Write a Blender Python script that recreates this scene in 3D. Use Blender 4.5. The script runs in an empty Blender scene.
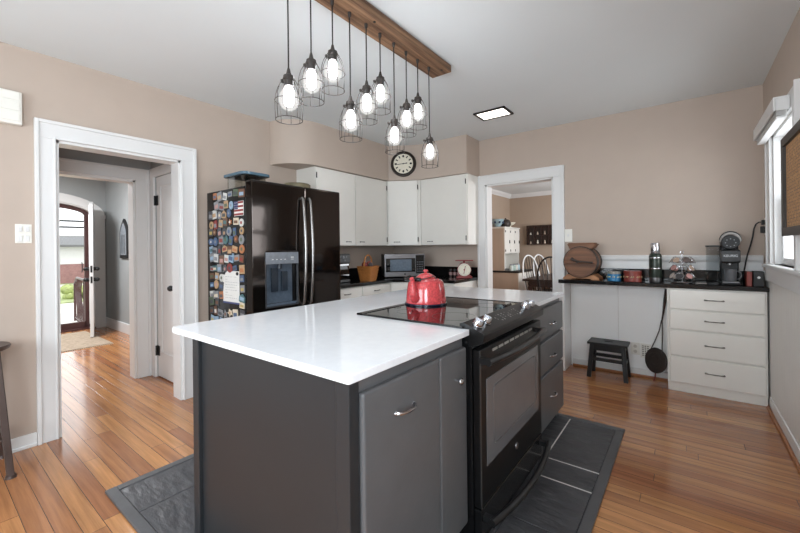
import bpy, bmesh, math, random
from mathutils import Vector, Matrix
PI = math.pi
random.seed(7)
scene = bpy.context.scene
col = scene.collection

# ------------------------------------------------------------------ camera
cam_d = bpy.data.cameras.new('camera')
cam = bpy.data.objects.new('camera', cam_d); col.objects.link(cam)
cam_d.sensor_width = 36.0
cam_d.lens = 374.48 / 800 * 36.0
cam_d.shift_y = -(266.5 - 248.68) / 800
cam_d.clip_start = 0.03; cam_d.clip_end = 200
yaw, roll = math.radians(37.335), math.radians(-0.6616)
fw = Vector((-math.sin(yaw), math.cos(yaw), 0)); rt = Vector((math.cos(yaw), math.sin(yaw), 0)); up = Vector((0, 0, 1))
r3 = rt * math.cos(roll) + up * math.sin(roll); u3 = up * math.cos(roll) - rt * math.sin(roll)
cam.matrix_world = Matrix(((r3.x, u3.x, -fw.x, 0), (r3.y, u3.y, -fw.y, 0), (r3.z, u3.z, -fw.z, 1.2803), (0, 0, 0, 1)))
scene.camera = cam

# ------------------------------------------------------------------ view, sky, lights
vs = scene.view_settings
vs.view_transform = 'Standard'; vs.look = 'None'; vs.gamma = 1.0; vs.use_curve_mapping = False
vs.exposure = 0.38
world = bpy.data.worlds.new('sky'); scene.world = world; world.use_nodes = True
wn = world.node_tree.nodes; wl = world.node_tree.links
bg = wn['Background']
bg.inputs[0].default_value = (0.93, 0.97, 1.0, 1); bg.inputs[1].default_value = 2.1
scene.cycles.use_denoising = True
scene.cycles.max_bounces = 10; scene.cycles.diffuse_bounces = 5; scene.cycles.glossy_bounces = 4
scene.cycles.transparent_max_bounces = 16
scene.cycles.sample_clamp_indirect = 6.0

def area(name, loc, target, sx, sy, power, color=(1, 1, 1)):
    d = bpy.data.lights.new(name, 'AREA'); d.shape = 'RECTANGLE'; d.size = sx; d.size_y = sy
    d.energy = power; d.color = color
    o = bpy.data.objects.new(name, d); col.objects.link(o); o.location = loc
    o.rotation_euler = (Vector(target) - Vector(loc)).to_track_quat('-Z', 'Y').to_euler()
    return o
# side window daylight; unseen lights added behind the camera, in hall and dining room
area('rear_fill_light', (-1.5, -1.70, 1.50), (-0.6, 3, 1.2), 2.3, 1.2, 46, (0.80, 0.91, 1.0))  # added fill light, set at an invented window
area('rear_side_fill_light', (0.56, -0.8, 1.55), (-3, 0.6, 1.2), 1.2, 1.1, 50, (0.80, 0.91, 1.0))  # added fill to brighten the island's working side and left wall
area('window_light_side', (0.80, 3.57, 1.62), (-3, 3.2, 1.0), 0.72, 0.9, 6, (0.88, 0.94, 1.0))
area('hall_fill_light', (-6.3, 0.7, 2.58), (-6.3, 0.7, 0), 0.5, 0.5, 78, (0.95, 0.97, 1.0))  # added fill under the hall ceiling, no lamp fitting there
area('dining_fill_light', (0.2, 6.4, 1.5), (-3, 6.6, 1.2), 1.4, 1.2, 48, (0.93, 0.96, 1.0))  # added fill to brighten the dining room from out of view

# ------------------------------------------------------------------ materials
def lin(c):
    out = []
    for v in c:
        v = v / 255.0
        out.append(v / 12.92 if v <= 0.04045 else ((v + 0.055) / 1.055) ** 2.4)
    return (out[0], out[1], out[2], 1.0)
def mat(name, rgb, rough=0.5, metal=0.0, var=0.06, scale=6.0, bump=0.0, bscale=60.0, stretch=(1, 1, 1), spec=0.5, coat=0.0, emit=0.0):
    m = bpy.data.materials.new(name); m.use_nodes = True
    nt = m.node_tree; N = nt.nodes; L = nt.links
    b = N['Principled BSDF']
    b.inputs['Roughness'].default_value = rough; b.inputs['Metallic'].default_value = metal
    b.inputs['Specular IOR Level'].default_value = spec
    b.inputs['Coat Weight'].default_value = coat; b.inputs['Coat Roughness'].default_value = 0.06
    c = lin(rgb)
    tc = N.new('ShaderNodeTexCoord'); mp = N.new('ShaderNodeMapping'); mp.inputs['Scale'].default_value = stretch
    L.new(tc.outputs['Object'], mp.inputs[0])
    nz = N.new('ShaderNodeTexNoise'); nz.inputs['Scale'].default_value = scale; nz.inputs['Detail'].default_value = 5
    L.new(mp.outputs[0], nz.inputs['Vector'])
    rp = N.new('ShaderNodeValToRGB')
    rp.color_ramp.elements[0].position = 0.3; rp.color_ramp.elements[1].position = 0.7
    rp.color_ramp.elements[0].color = tuple(x * (1 - var) for x in c[:3]) + (1,)
    rp.color_ramp.elements[1].color = tuple(min(1, x * (1 + var)) for x in c[:3]) + (1,)
    L.new(nz.outputs[0], rp.inputs[0]); L.new(rp.outputs[0], b.inputs['Base Color'])
    if bump:
        n2 = N.new('ShaderNodeTexNoise'); n2.inputs['Scale'].default_value = bscale; n2.inputs['Detail'].default_value = 4
        L.new(mp.outputs[0], n2.inputs['Vector'])
        bp = N.new('ShaderNodeBump'); bp.inputs['Strength'].default_value = bump; bp.inputs['Distance'].default_value = 0.01
        L.new(n2.outputs[0], bp.inputs['Height']); L.new(bp.outputs[0], b.inputs['Normal'])
    if emit:
        b.inputs['Emission Color'].default_value = c; b.inputs['Emission Strength'].default_value = emit
    return m
def glass(name, rgb=(255, 255, 255), clear=0.9, rough=0.02):
    m = bpy.data.materials.new(name); m.use_nodes = True
    nt = m.node_tree; N = nt.nodes; L = nt.links
    N.remove(N['Principled BSDF']); out = N['Material Output']
    t = N.new('ShaderNodeBsdfTransparent'); t.inputs[0].default_value = lin(rgb)
    g = N.new('ShaderNodeBsdfGlossy'); g.inputs['Roughness'].default_value = rough
    lw = N.new('ShaderNodeLayerWeight'); lw.inputs[0].default_value = 1 - clear
    mx = N.new('ShaderNodeMixShader')
    L.new(lw.outputs['Facing'], mx.inputs[0]); L.new(t.outputs[0], mx.inputs[1]); L.new(g.outputs[0], mx.inputs[2])
    L.new(mx.outputs[0], out.inputs[0])
    return m
def glow_glass(name):
    m = bpy.data.materials.new(name); m.use_nodes = True
    nt = m.node_tree; N = nt.nodes; L = nt.links
    N.remove(N['Principled BSDF']); out = N['Material Output']
    t = N.new('ShaderNodeBsdfTransparent'); e = N.new('ShaderNodeEmission')
    e.inputs[0].default_value = (1, .98, .95, 1); e.inputs[1].default_value = 1.0
    mx = N.new('ShaderNodeMixShader'); mx.inputs[0].default_value = 0.3
    L.new(t.outputs[0], mx.inputs[1]); L.new(e.outputs[0], mx.inputs[2]); L.new(mx.outputs[0], out.inputs[0])
    return m
def wood(name, c1, c2, rough=0.5, axis=0, fine=22.0, bump=0.15):
    m = mat(name, c1, rough, bump=bump, bscale=14)
    nt = m.node_tree; N = nt.nodes
    for n in N:
        if n.type == 'MAPPING':
            s = [fine] * 3; s[axis] = 1.6; n.inputs['Scale'].default_value = s
        if n.type == 'TEX_NOISE': n.inputs['Scale'].default_value = 1.0 if n.inputs['Scale'].default_value < 10 else 3.0; n.inputs['Detail'].default_value = 8
        if n.type == 'VALTORGB':
            n.color_ramp.elements[0].color = lin(c1); n.color_ramp.elements[1].color = lin(c2)
    return m
def plank_floor(name):
    m = bpy.data.materials.new(name); m.use_nodes = True
    nt = m.node_tree; N = nt.nodes; L = nt.links; b = N['Principled BSDF']
    tc = N.new('ShaderNodeTexCoord')
    br = N.new('ShaderNodeTexBrick'); br.offset = 0.0; br.offset_frequency = 2; br.squash = 1.0
    br.inputs['Scale'].default_value = 1.0; br.inputs['Brick Width'].default_value = 1.7; br.inputs['Row Height'].default_value = 0.079
    br.inputs['Mortar Size'].default_value = 0.0014; br.inputs['Mortar Smooth'].default_value = 0.3; br.inputs['Bias'].default_value = 0.0
    br.inputs['Color1'].default_value = lin((210, 152, 98)); br.inputs['Color2'].default_value = lin((164, 107, 72)); br.inputs['Mortar'].default_value = lin((60, 34, 24))
    sx = N.new('ShaderNodeSeparateXYZ'); L.new(tc.outputs['Object'], sx.inputs[0])
    dv = N.new('ShaderNodeMath'); dv.operation = 'DIVIDE'; dv.inputs[1].default_value = 0.079; L.new(sx.outputs[1], dv.inputs[0])
    fl = N.new('ShaderNodeMath'); fl.operation = 'FLOOR'; L.new(dv.outputs[0], fl.inputs[0])
    wnz = N.new('ShaderNodeTexWhiteNoise'); wnz.noise_dimensions = '1D'; L.new(fl.outputs[0], wnz.inputs['W'])
    ma = N.new('ShaderNodeMath'); ma.operation = 'MULTIPLY_ADD'; ma.inputs[1].default_value = 9.7; L.new(wnz.outputs[0], ma.inputs[0]); L.new(sx.outputs[0], ma.inputs[2])
    cx = N.new('ShaderNodeCombineXYZ'); L.new(ma.outputs[0], cx.inputs[0]); L.new(sx.outputs[1], cx.inputs[1])
    L.new(cx.outputs[0], br.inputs['Vector'])
    mp = N.new('ShaderNodeMapping'); mp.inputs['Scale'].default_value = (1.3, 30, 1); L.new(cx.outputs[0], mp.inputs[0])
    n1 = N.new('ShaderNodeTexNoise'); n1.inputs['Scale'].default_value = 1.0; n1.inputs['Detail'].default_value = 9; n1.inputs['Roughness'].default_value = 0.65
    L.new(mp.outputs[0], n1.inputs['Vector'])
    r1 = N.new('ShaderNodeValToRGB'); r1.color_ramp.elements[0].position = 0.3; r1.color_ramp.elements[1].position = 0.62
    r1.color_ramp.elements[0].color = (0.34, 0.27, 0.24, 1); r1.color_ramp.elements[1].color = (1.08, 1.05, 1.02, 1)
    L.new(n1.outputs[0], r1.inputs[0])
    mx = N.new('ShaderNodeMix'); mx.data_type = 'RGBA'; mx.blend_type = 'MULTIPLY'; mx.inputs[0].default_value = 0.66
    L.new(br.outputs['Color'], mx.inputs[6]); L.new(r1.outputs[0], mx.inputs[7]); L.new(mx.outputs[2], b.inputs['Base Color'])
    b.inputs['Roughness'].default_value = 0.24
    b.inputs['Coat Weight'].default_value = 0.25; b.inputs['Coat Roughness'].default_value = 0.12
    n2 = N.new('ShaderNodeTexNoise'); n2.inputs['Scale'].default_value = 2.5; L.new(tc.outputs['Object'], n2.inputs['Vector'])
    mr = N.new('ShaderNodeMapRange'); mr.inputs[3].default_value = 0.13; mr.inputs[4].default_value = 0.22
    L.new(n2.outputs[0], mr.inputs[0]); L.new(mr.outputs[0], b.inputs['Roughness'])
    bp = N.new('ShaderNodeBump'); bp.inputs['Strength'].default_value = 0.35; bp.inputs['Distance'].default_value = 0.004; bp.invert = True
    L.new(br.outputs['Fac'], bp.inputs['Height']); L.new(bp.outputs[0], b.inputs['Normal'])
    return m
def beadboard(name, rgb, axis='y'):
    m = mat(name, rgb, 0.45, var=0.02)
    nt = m.node_tree; N = nt.nodes; L = nt.links; b = N['Principled BSDF']
    tc = N.new('ShaderNodeTexCoord'); w = N.new('ShaderNodeTexWave'); w.wave_type = 'BANDS'; w.bands_direction = axis.upper(); w.wave_profile = 'SIN'
    w.inputs['Scale'].default_value = 4.0; L.new(tc.outputs['Object'], w.inputs['Vector'])
    rp = N.new('ShaderNodeValToRGB'); rp.color_ramp.elements[0].position = 0.0; rp.color_ramp.elements[1].position = 0.08
    L.new(w.outputs[0], rp.inputs[0])
    bp = N.new('ShaderNodeBump'); bp.inputs['Strength'].default_value = 0.5; bp.inputs['Distance'].default_value = 0.004
    L.new(rp.outputs[0], bp.inputs['Height']); L.new(bp.outputs[0], b.inputs['Normal'])
    return m

M = {}
M['wall'] = mat('taupe_paint', (190, 174, 161), 0.6, var=0.02, bump=0.03, bscale=180)
M['hallwall'] = mat('grey_paint', (160, 163, 163), 0.6, var=0.02)
M['dinwall'] = mat('brown_taupe_paint', (170, 150, 132), 0.6, var=0.02)
M['ceiling'] = mat('ceiling_paint', (228, 234, 236), 0.7, var=0.012, scale=1.5)
M['trim'] = mat('white_gloss_paint', (228, 228, 227), 0.32, var=0.01)
M['cabwhite'] = mat('cream_cabinet_paint', (232, 229, 222), 0.38, var=0.012)
M['bead_y'] = beadboard('white_beadboard_side', (226, 224, 220), 'y')
M['floor'] = plank_floor('oak_boards')
M['quartz'] = mat('white_quartz', (247, 249, 253), 0.08, var=0.025, scale=26, spec=0.5)
M['charcoal'] = mat('lit_charcoal_paint', (97, 98, 100), 0.36, var=0.06, scale=9, bump=0.05, bscale=30)  # island paint made lighter for the face lit from the right
M['charcoal_shaded'] = mat('shaded_charcoal_paint', (38, 41, 44), 0.42, var=0.05, scale=4)  # same island paint darkened for the shaded end face
M['black'] = mat('black_enamel', (22, 22, 23), 0.18, var=0.1)
M['blackmat'] = mat('black_plastic', (26, 26, 27), 0.45, var=0.1)
M['blackglass'] = mat('black_glass', (10, 10, 11), 0.03, var=0.0, spec=0.7)
M['ovenglass'] = mat('oven_glass_painted_reflection', (112, 113, 116), 0.16, var=0.05, spec=0.6)  # grey base colour paints in what the dark glass reflects
M['slatesteel'] = mat('dark_slate_steel', (96, 95, 95), 0.3, metal=0.75, var=0.04)
M['blacksteel'] = mat('black_stainless', (66, 60, 57), 0.07, metal=0.92, var=0.04, scale=2, bump=0.14, bscale=2.4)
M['panelblack'] = mat('satin_black_panel', (16, 16, 17), 0.34, var=0.05, spec=0.35)
M['darkhandle'] = mat('black_metal_handle', (58, 58, 59), 0.28, metal=0.7, var=0.04)
M['fridgehandle'] = mat('smoked_steel_handle', (150, 147, 144), 0.25, metal=0.9, var=0.04)
M['trim_lightened'] = mat('lightened_white_paint', (249, 249, 248), 0.4, var=0.01)  # white paint lightened to offset the shade under the desk
M['steel'] = mat('brushed_steel', (150, 150, 153), 0.34, metal=1.0, var=0.05, stretch=(1, 1, 12))
M['chrome'] = mat('chrome', (196, 196, 200), 0.16, metal=1.0, var=0.02)
M['bronze'] = mat('dark_bronze', (52, 46, 42), 0.4, metal=0.6, var=0.1)
M['pewter'] = mat('pewter_pull', (120, 116, 110), 0.3, metal=0.9, var=0.05)
M['wire'] = mat('aged_wire', (62, 57, 54), 0.45, metal=0.3, var=0.1)
M['counter'] = mat('black_laminate', (20, 19, 19), 0.12, var=0.25, scale=60)
M['beam'] = wood('reclaimed_beam_wood', (76, 51, 37), (172, 134, 102), 0.75, axis=1, fine=34, bump=0.8)
M['barrel'] = wood('old_barrel_wood', (86, 54, 36), (136, 92, 62), 0.55, axis=0, fine=30, bump=0.3)
M['barrel_light'] = wood('oak_stand_wood', (140, 92, 58), (182, 130, 88), 0.55, axis=0, fine=24)
M['slate'] = mat('slate_tile', (72, 72, 75), 0.40, var=0.22, scale=5, bump=1.0, bscale=9, stretch=(1, 2.2, 1))
M['slate_border'] = mat('slate_border', (84, 84, 86), 0.4, var=0.1, scale=8, bump=0.1, bscale=30)
M['grout'] = mat('pale_grout', (222, 220, 216), 0.8, var=0.05)
M['grout_dark'] = mat('grey_grout', (60, 60, 62), 0.8, var=0.05)
M['red'] = mat('speckled_red_enamel', (204, 74, 78), 0.14, var=0.30, scale=90, coat=0.5)
M['redpaint'] = mat('red_scale_paint', (134, 36, 34), 0.35, var=0.08)
M['navy'] = mat('dark_rim_enamel', (26, 30, 52), 0.2, var=0.05)
M['cream'] = mat('cream_face', (232, 226, 208), 0.5, var=0.02)
M['ink'] = mat('black_ink', (20, 19, 18), 0.5, var=0.0)
M['bulb'] = mat('glowing_bulb', (248, 251, 255), 0.3, var=0.0, emit=34.0)
M['bulbglass'] = glow_glass('frosted_bulb_glass')
M['panel'] = mat('light_diffuser', (255, 250, 242), 0.4, var=0.0, emit=3.0)
M['glass'] = glass('window_glass')
M['tankglass'] = glass('smoky_clear_plastic', (232, 234, 235), 0.93)
M['blueglass'] = mat('blue_glass_lid', (84, 110, 126), 0.15, var=0.06)
M['clearbox'] = glass('clear_plastic_box', (226, 226, 220), 0.8)
M['basket'] = mat('woven_basket', (176, 112, 52), 0.6, var=0.3, scale=60, bump=0.8, bscale=60, stretch=(1, 1, 2))
M['straw'] = mat('olive_tin', (122, 112, 84), 0.5, var=0.2, scale=14)
M['iron'] = mat('cast_iron', (60, 52, 48), 0.5, metal=0.2, var=0.15, bump=0.1)
M['greenth'] = mat('hammered_green_paint', (46, 54, 46), 0.3, metal=0.3, var=0.2, scale=70)
M['paper'] = mat('white_paper', (232, 232, 228), 0.7, var=0.03, scale=12)
M['tan'] = mat('tan_map_paper', (188, 146, 104), 0.7, var=0.3, scale=40)
M['greyframe'] = mat('dark_grey_frame', (64, 60, 57), 0.5, var=0.15)
M['stoolmetal'] = mat('gunmetal', (92, 80, 76), 0.4, metal=0.6, var=0.15)
M['maroon'] = mat('dark_maroon_frame', (74, 46, 44), 0.35, var=0.1)
M['brick'] = mat('brown_purple_brick', (150, 112, 108), 0.8, var=0.15, scale=8)
M['siding'] = mat('pale_siding', (222, 222, 220), 0.6, var=0.02)
M['shingle'] = mat('grey_shingle', (104, 104, 104), 0.8, var=0.1, scale=6)
M['lawn'] = mat('lawn_green', (150, 160, 112), 0.9, var=0.3, scale=3)
M['concrete'] = mat('pale_concrete', (204, 200, 192), 0.8, var=0.05)
M['leaf'] = mat('bush_green', (150, 160, 98), 0.7, var=0.35, scale=12)
M['rug'] = mat('woven_beige_rug', (168, 150, 130), 0.95, var=0.25, scale=30, bump=0.5, bscale=120)
M['shoe'] = wood('oak_shoe_moulding', (150, 92, 56), (176, 116, 72), 0.4, axis=0)
M['darkwood'] = wood('dark_walnut', (38, 24, 18), (62, 38, 28), 0.4, axis=0)
M['ivory'] = mat('ivory_plastic', (236, 234, 226), 0.4, var=0.01)
M['hoosier_side'] = mat('tan_wood_side', (192, 172, 154), 0.6, var=0.08, stretch=(1, 1, .2))
M['blue'] = mat('blue_tin', (40, 120, 168), 0.35, var=0.05)
M['rust'] = mat('brick_red_tin', (128, 52, 42), 0.4, var=0.08)
M['slotgleam'] = mat('vent_slot_gleam', (205, 203, 200), 0.3, metal=0.6, var=0.02)  # pale colour paints in the white gleam on the slots
_col = {}
def paint(rgb, rough=0.45):
    k = (rgb, rough)
    if k not in _col: _col[k] = mat('paint_%d_%d_%d' % rgb, rgb, rough, var=0.12, scale=40)
    return _col[k]

# ------------------------------------------------------------------ mesh helpers
class B:
    def __init__(s, xf=None):
        s.bm = bmesh.new(); s.xf = xf or Matrix()
    def v(s, p): return s.bm.verts.new(s.xf @ Vector(p))
    def f(s, vs, smooth=False):
        try: fc = s.bm.faces.new(vs)
        except ValueError: return None
        fc.smooth = smooth; return fc
    def box(s, x0, x1, y0, y1, z0, z1):
        p = [s.v((x, y, z)) for z in (z0, z1) for y in (y0, y1) for x in (x0, x1)]
        for q in ((0, 2, 3, 1), (4, 5, 7, 6), (0, 1, 5, 4), (1, 3, 7, 5), (3, 2, 6, 7), (2, 0, 4, 6)): s.f([p[i] for i in q])
        return s
    def prism(s, poly, axis, a0, a1, smooth=False):
        def P(p, a): return (a, p[0], p[1]) if axis == 'x' else ((p[0], a, p[1]) if axis == 'y' else (p[0], p[1], a))
        lo = [s.v(P(p, a0)) for p in poly]; hi = [s.v(P(p, a1)) for p in poly]
        s.f(lo[::-1]); s.f(hi); n = len(poly)
        for i in range(n): s.f([lo[i], lo[(i + 1) % n], hi[(i + 1) % n], hi[i]], smooth)
        return s
    def rings(s, rs, smooth=True, cap=True):
        for a, b in zip(rs[:-1], rs[1:]):
            n = len(a)
            for i in range(n): s.f([a[i], a[(i + 1) % n], b[(i + 1) % n], b[i]], smooth)
        if cap: s.f(rs[0][::-1]); s.f(rs[-1])
    def cyl(s, p0, p1, r0, r1=None, n=16):
        r1 = r0 if r1 is None else r1
        p0, p1 = Vector(p0), Vector(p1); d = (p1 - p0).normalized()
        a = d.orthogonal().normalized(); b = d.cross(a)
        s.rings([[s.v(p + (a * math.cos(t) + b * math.sin(t)) * r) for t in [2 * PI * i / n for i in range(n)]] for p, r in ((p0, r0), (p1, r1))])
        return s
    def lathe(s, prof, c=(0, 0, 0), d=(0, 0, 1), n=24, cap=True):
        c = Vector(c); d = Vector(d).normalized(); a = d.orthogonal().normalized(); b = d.cross(a)
        s.rings([[s.v(c + d * z + (a * math.cos(t) + b * math.sin(t)) * max(r, 1e-4)) for t in [2 * PI * i / n for i in range(n)]] for r, z in prof], cap=cap)
        return s
    def ball(s, c, r, sc=(1, 1, 1), n=14, k=8):
        c = Vector(c)
        s.rings([[s.v(c + Vector((r * sc[0] * math.sin(f) * math.cos(t), r * sc[1] * math.sin(f) * math.sin(t), -r * sc[2] * math.cos(f)))) for t in [2 * PI * i / n for i in range(n)]] for f in [max(.02, min(PI - .02, PI * j / k)) for j in range(k + 1)]])
        return s
    def tube(s, pts, r, n=8, closed=False, flat=1.0):
        pts = [Vector(p) for p in pts]; m = len(pts); rs = []; ref = None
        for i, p in enumerate(pts):
            if closed: d = pts[(i + 1) % m] - pts[i - 1]
            else: d = pts[min(i + 1, m - 1)] - pts[max(i - 1, 0)]
            d.normalize()
            if ref is None: ref = d.orthogonal().normalized()
            a = (ref - d * ref.dot(d)).normalized(); ref = a; b = d.cross(a)
            rr = r[i] if isinstance(r, (list, tuple)) else r
            rs.append([s.v(p + (a * math.cos(t) + b * math.sin(t) * flat) * rr) for t in [2 * PI * j / n for j in range(n)]])
        if closed:
            rs.append(rs[0]); s.rings(rs, cap=False)
        else: s.rings(rs)
        return s
    def ring(s, c, R, r, n=24, k=6, a=(1, 0, 0), b=(0, 1, 0)):
        c, a, b = Vector(c), Vector(a), Vector(b)
        return s.tube([c + (a * math.cos(t) + b * math.sin(t)) * R for t in [2 * PI * i / n for i in range(n)]], r, k, True)

def world_off(o):
    v = Vector((0, 0, 0))
    while o is not None: v = v + o.location; o = o.parent
    return v
def obj(name, b, m, parent=None, bevel=0.0, seg=2, at=None):
    me = bpy.data.meshes.new(name)
    bmesh.ops.recalc_face_normals(b.bm, faces=b.bm.faces[:])
    off = world_off(parent) if parent is not None else (Vector(at) if at else Vector((0, 0, 0)))
    bmesh.ops.translate(b.bm, verts=b.bm.verts[:], vec=-off)
    for e in b.bm.edges:
        if len(e.link_faces) == 2 and e.calc_face_angle(0) > 0.7: e.smooth = False
    b.bm.to_mesh(me); b.bm.free(); me.materials.append(m)
    o = bpy.data.objects.new(name, me); col.objects.link(o)
    if parent is not None: o.parent = parent
    elif at: o.location = at
    if bevel:
        md = o.modifiers.new('round', 'BEVEL'); md.width = bevel; md.segments = seg; md.limit_method = 'ANGLE'; md.angle_limit = 0.6
    return o
def thing(name, label, cat, loc=(0, 0, 0), group=None, kind=None):
    o = bpy.data.objects.new(name, None); col.objects.link(o); o.location = loc; o.empty_display_size = 0.1
    return tag(o, label, cat, group, kind)
def tag(o, label, cat, group=None, kind=None):
    o['label'] = label; o['category'] = cat
    if group: o['group'] = group
    if kind: o['kind'] = kind
    return o
def struct(name, b, m, parent=None, label=None, cat=None, bevel=0.0):
    o = obj(name, b, m, parent, bevel)
    if parent is None:
        o['kind'] = 'structure'
        if label: o['label'] = label
        if cat: o['category'] = cat
    return o
def box(*a): return B().box(*a)
def arc_pull(center, along, out, length, rise=0.022, r=0.0042):
    c, a, o = Vector(center), Vector(along).normalized(), Vector(out).normalized()
    pts = []
    for i in range(13):
        t = i / 12 * 2 - 1
        pts.append(c + a * (t * length / 2) + o * (rise * (1 - t ** 4)))
    b = B(); b.tube(pts, [r * (1.5 if abs(i - 6) > 4 else 1.0 + .25 * (abs(i - 6) < 2)) for i in range(13)], 8)
    for sgn in (-1, 1): b.ball(c + a * (sgn * length / 2), r * 1.9, n=8, k=6)
    return b
ORD = ['first', 'second', 'third', 'fourth', 'fifth', 'sixth', 'seventh', 'eighth', 'ninth', 'tenth', 'eleventh', 'twelfth', 'thirteenth', 'fourteenth', 'fifteenth', 'sixteenth', 'seventeenth']

# ================================================================== THE SETTING
XL, XR, YB, H, YF = -3.461, 0.530, 4.376, 2.63, -1.75
# floors
struct('floor', box(-8.4, XR + .15, YF - .2, 8.3, -0.10, 0.0), M['floor'], label='glossy oak strip floor of the kitchen and hall', cat='floor')
# ceiling of the kitchen, hall and dining room
struct('ceiling', box(XL - .14, XR + .14, YF - .14, YB + .14, H, H + .1), M['ceiling'], label='pale grey painted kitchen ceiling', cat='ceiling')
struct('ceiling_hall', box(-8.25, XL - .14, -1.2, 2.3, H, H + .1), M['ceiling'], label='ceiling over the hall beyond the doorway', cat='ceiling')
struct('ceiling_dining', box(-3.25, 0.6, YB + .14, 8.2, 2.43, 2.53), M['ceiling'], label='ceiling over the dining room beyond', cat='ceiling')
# kitchen walls
dy0, dy1, dz = 0.618, 1.425, 2.06
struct('wall_left', B().prism([(YF, 0), (dy0, 0), (dy0, dz), (dy1, dz), (dy1, 0), (YB + .14, 0), (YB + .14, H), (YF, H)], 'x', XL - .14, XL), M['wall'], label='taupe kitchen wall with hall doorway', cat='wall')
kx0, kx1, kz = -1.982, -1.172, 2.06
struct('wall_back', B().prism([(XL, 0), (kx0, 0), (kx0, kz), (kx1, kz), (kx1, 0), (XR + .14, 0), (XR + .14, H), (XL, H)], 'y', YB, YB + .14), M['wall'], label='taupe kitchen wall with dining doorway', cat='wall')
wy0, wy1, wz0, wz1 = 3.18, 3.96, 1.13, 2.10
b = B(); b.box(XR, XR + .14, YF, -1.45, 0, H); b.box(XR, XR + .14, -.15, wy0, 0, H); b.box(XR, XR + .14, -1.45, -.15, 0, .95); b.box(XR, XR + .14, -1.45, -.15, 2.15, H); b.box(XR, XR + .14, wy1, YB, 0, H); b.box(XR, XR + .14, wy0, wy1, 0, wz0); b.box(XR, XR + .14, wy0, wy1, wz1, H)
struct('wall_right', b, M['wall'], label='taupe kitchen wall with the window', cat='wall')
b = B(); b.box(XL - .14, -2.75, YF - .14, YF, 0, H); b.box(-.25, XR + .14, YF - .14, YF, 0, H); b.box(-2.75, -.25, YF - .14, YF, 0, .82); b.box(-2.75, -.25, YF - .14, YF, 2.18, H)
struct('wall_front', b, M['wall'], label='taupe kitchen wall behind the camera', cat='wall')
b = B(); b.box(-2.75, -.25, YF - .10, YF - .05, .82, .88); b.box(-2.75, -.25, YF - .10, YF - .05, 2.12, 2.18)
for x in (-2.75, -1.53, -.31): b.box(x, x + .06, YF - .10, YF - .05, .88, 2.12)
w = struct('added_window_rear', b, M['trim'], label='unseen double window added behind the camera for light', cat='window')  # invented window, put in to carry the rear fill light
obj('pane', box(-2.69, -.31, YF - .08, YF - .075, .88, 2.12), M['glass'], w)
b = B(); b.box(XR + .05, XR + .10, -1.45, -.15, .95, 1.01); b.box(XR + .05, XR + .10, -1.45, -.15, 2.09, 2.15)
for y in (-1.45, -.83, -.21): b.box(XR + .05, XR + .10, y, y + .06, 1.01, 2.09)
w = struct('added_window_side', b, M['trim'], label='unseen side window added behind the camera for light', cat='window')  # invented window, put in to carry the side fill light
obj('pane', box(XR + .07, XR + .075, -1.39, -.21, 1.01, 2.09), M['glass'], w)
# casing of the hall doorway
def casing(name, axis, plane, out, a0, a1, z1, wd, label, t=0.022, wl=None):
    """flat boards with a raised back band round an opening a0..a1 up to z1, on the face at `plane`"""
    def bx(b, u0, u1, z0, z1_, t0, t1):
        lo, hi = sorted((plane + out * t0, plane + out * t1))
        if axis == 'x': b.box(lo, hi, u0, u1, z0, z1_)
        else: b.box(u0, u1, lo, hi, z0, z1_)
    b = B(); wl = wl or wd
    bx(b, a0 - wl, a0, 0, z1, 0, t); bx(b, a1, a1 + wd, 0, z1, 0, t); bx(b, a0 - wl, a1 + wd, z1, z1 + wd, 0, t)
    k = .018
    bx(b, a0 - wl - .004, a0 - wl + k, 0, z1 + wd + .004, 0, t + .012); bx(b, a1 + wd - k, a1 + wd + .004, 0, z1 + wd + .004, 0, t + .012)
    bx(b, a0 - wl + k, a1 + wd - k, z1 + wd - k, z1 + wd + .004, 0, t + .012)
    bx(b, a0 - .012, a0, 0, z1 + .012, t, t + .006); bx(b, a1, a1 + .012, 0, z1 + .012, t, t + .006); bx(b, a0, a1, z1, z1 + .012, t, t + .006)
    return struct(name, b, M['trim'], label=label, cat='door casing', bevel=.003)
casing('trim_1', 'x', XL, 1, dy0, dy1, dz, .118, 'wide white casing round the hall doorway', wl=.104)
def jamb(name, axis, p0, p1, a0, a1, z1, label, t=.018):
    b = B()
    for u0, u1, z0, zz in ((a0, a0 + t, 0, z1), (a1 - t, a1, 0, z1), (a0, a1, z1 - t, z1)):
        if axis == 'x': b.box(p0, p1, u0, u1, z0, zz)
        else: b.box(u0, u1, p0, p1, z0, zz)
    return struct(name, b, M['trim'], label=label, cat='door jamb')
jamb('trim_2', 'x', XL - .142, XL + .003, dy0, dy1, dz, 'white jamb lining of the hall doorway')
casing('trim_3', 'y', YB, -1, kx0, kx1, kz, .115, 'white casing round the dining doorway', wl=.100)
jamb('trim_4', 'y', YB - .003, YB + .145, kx0, kx1, kz, 'white jamb lining of the dining doorway')
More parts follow.
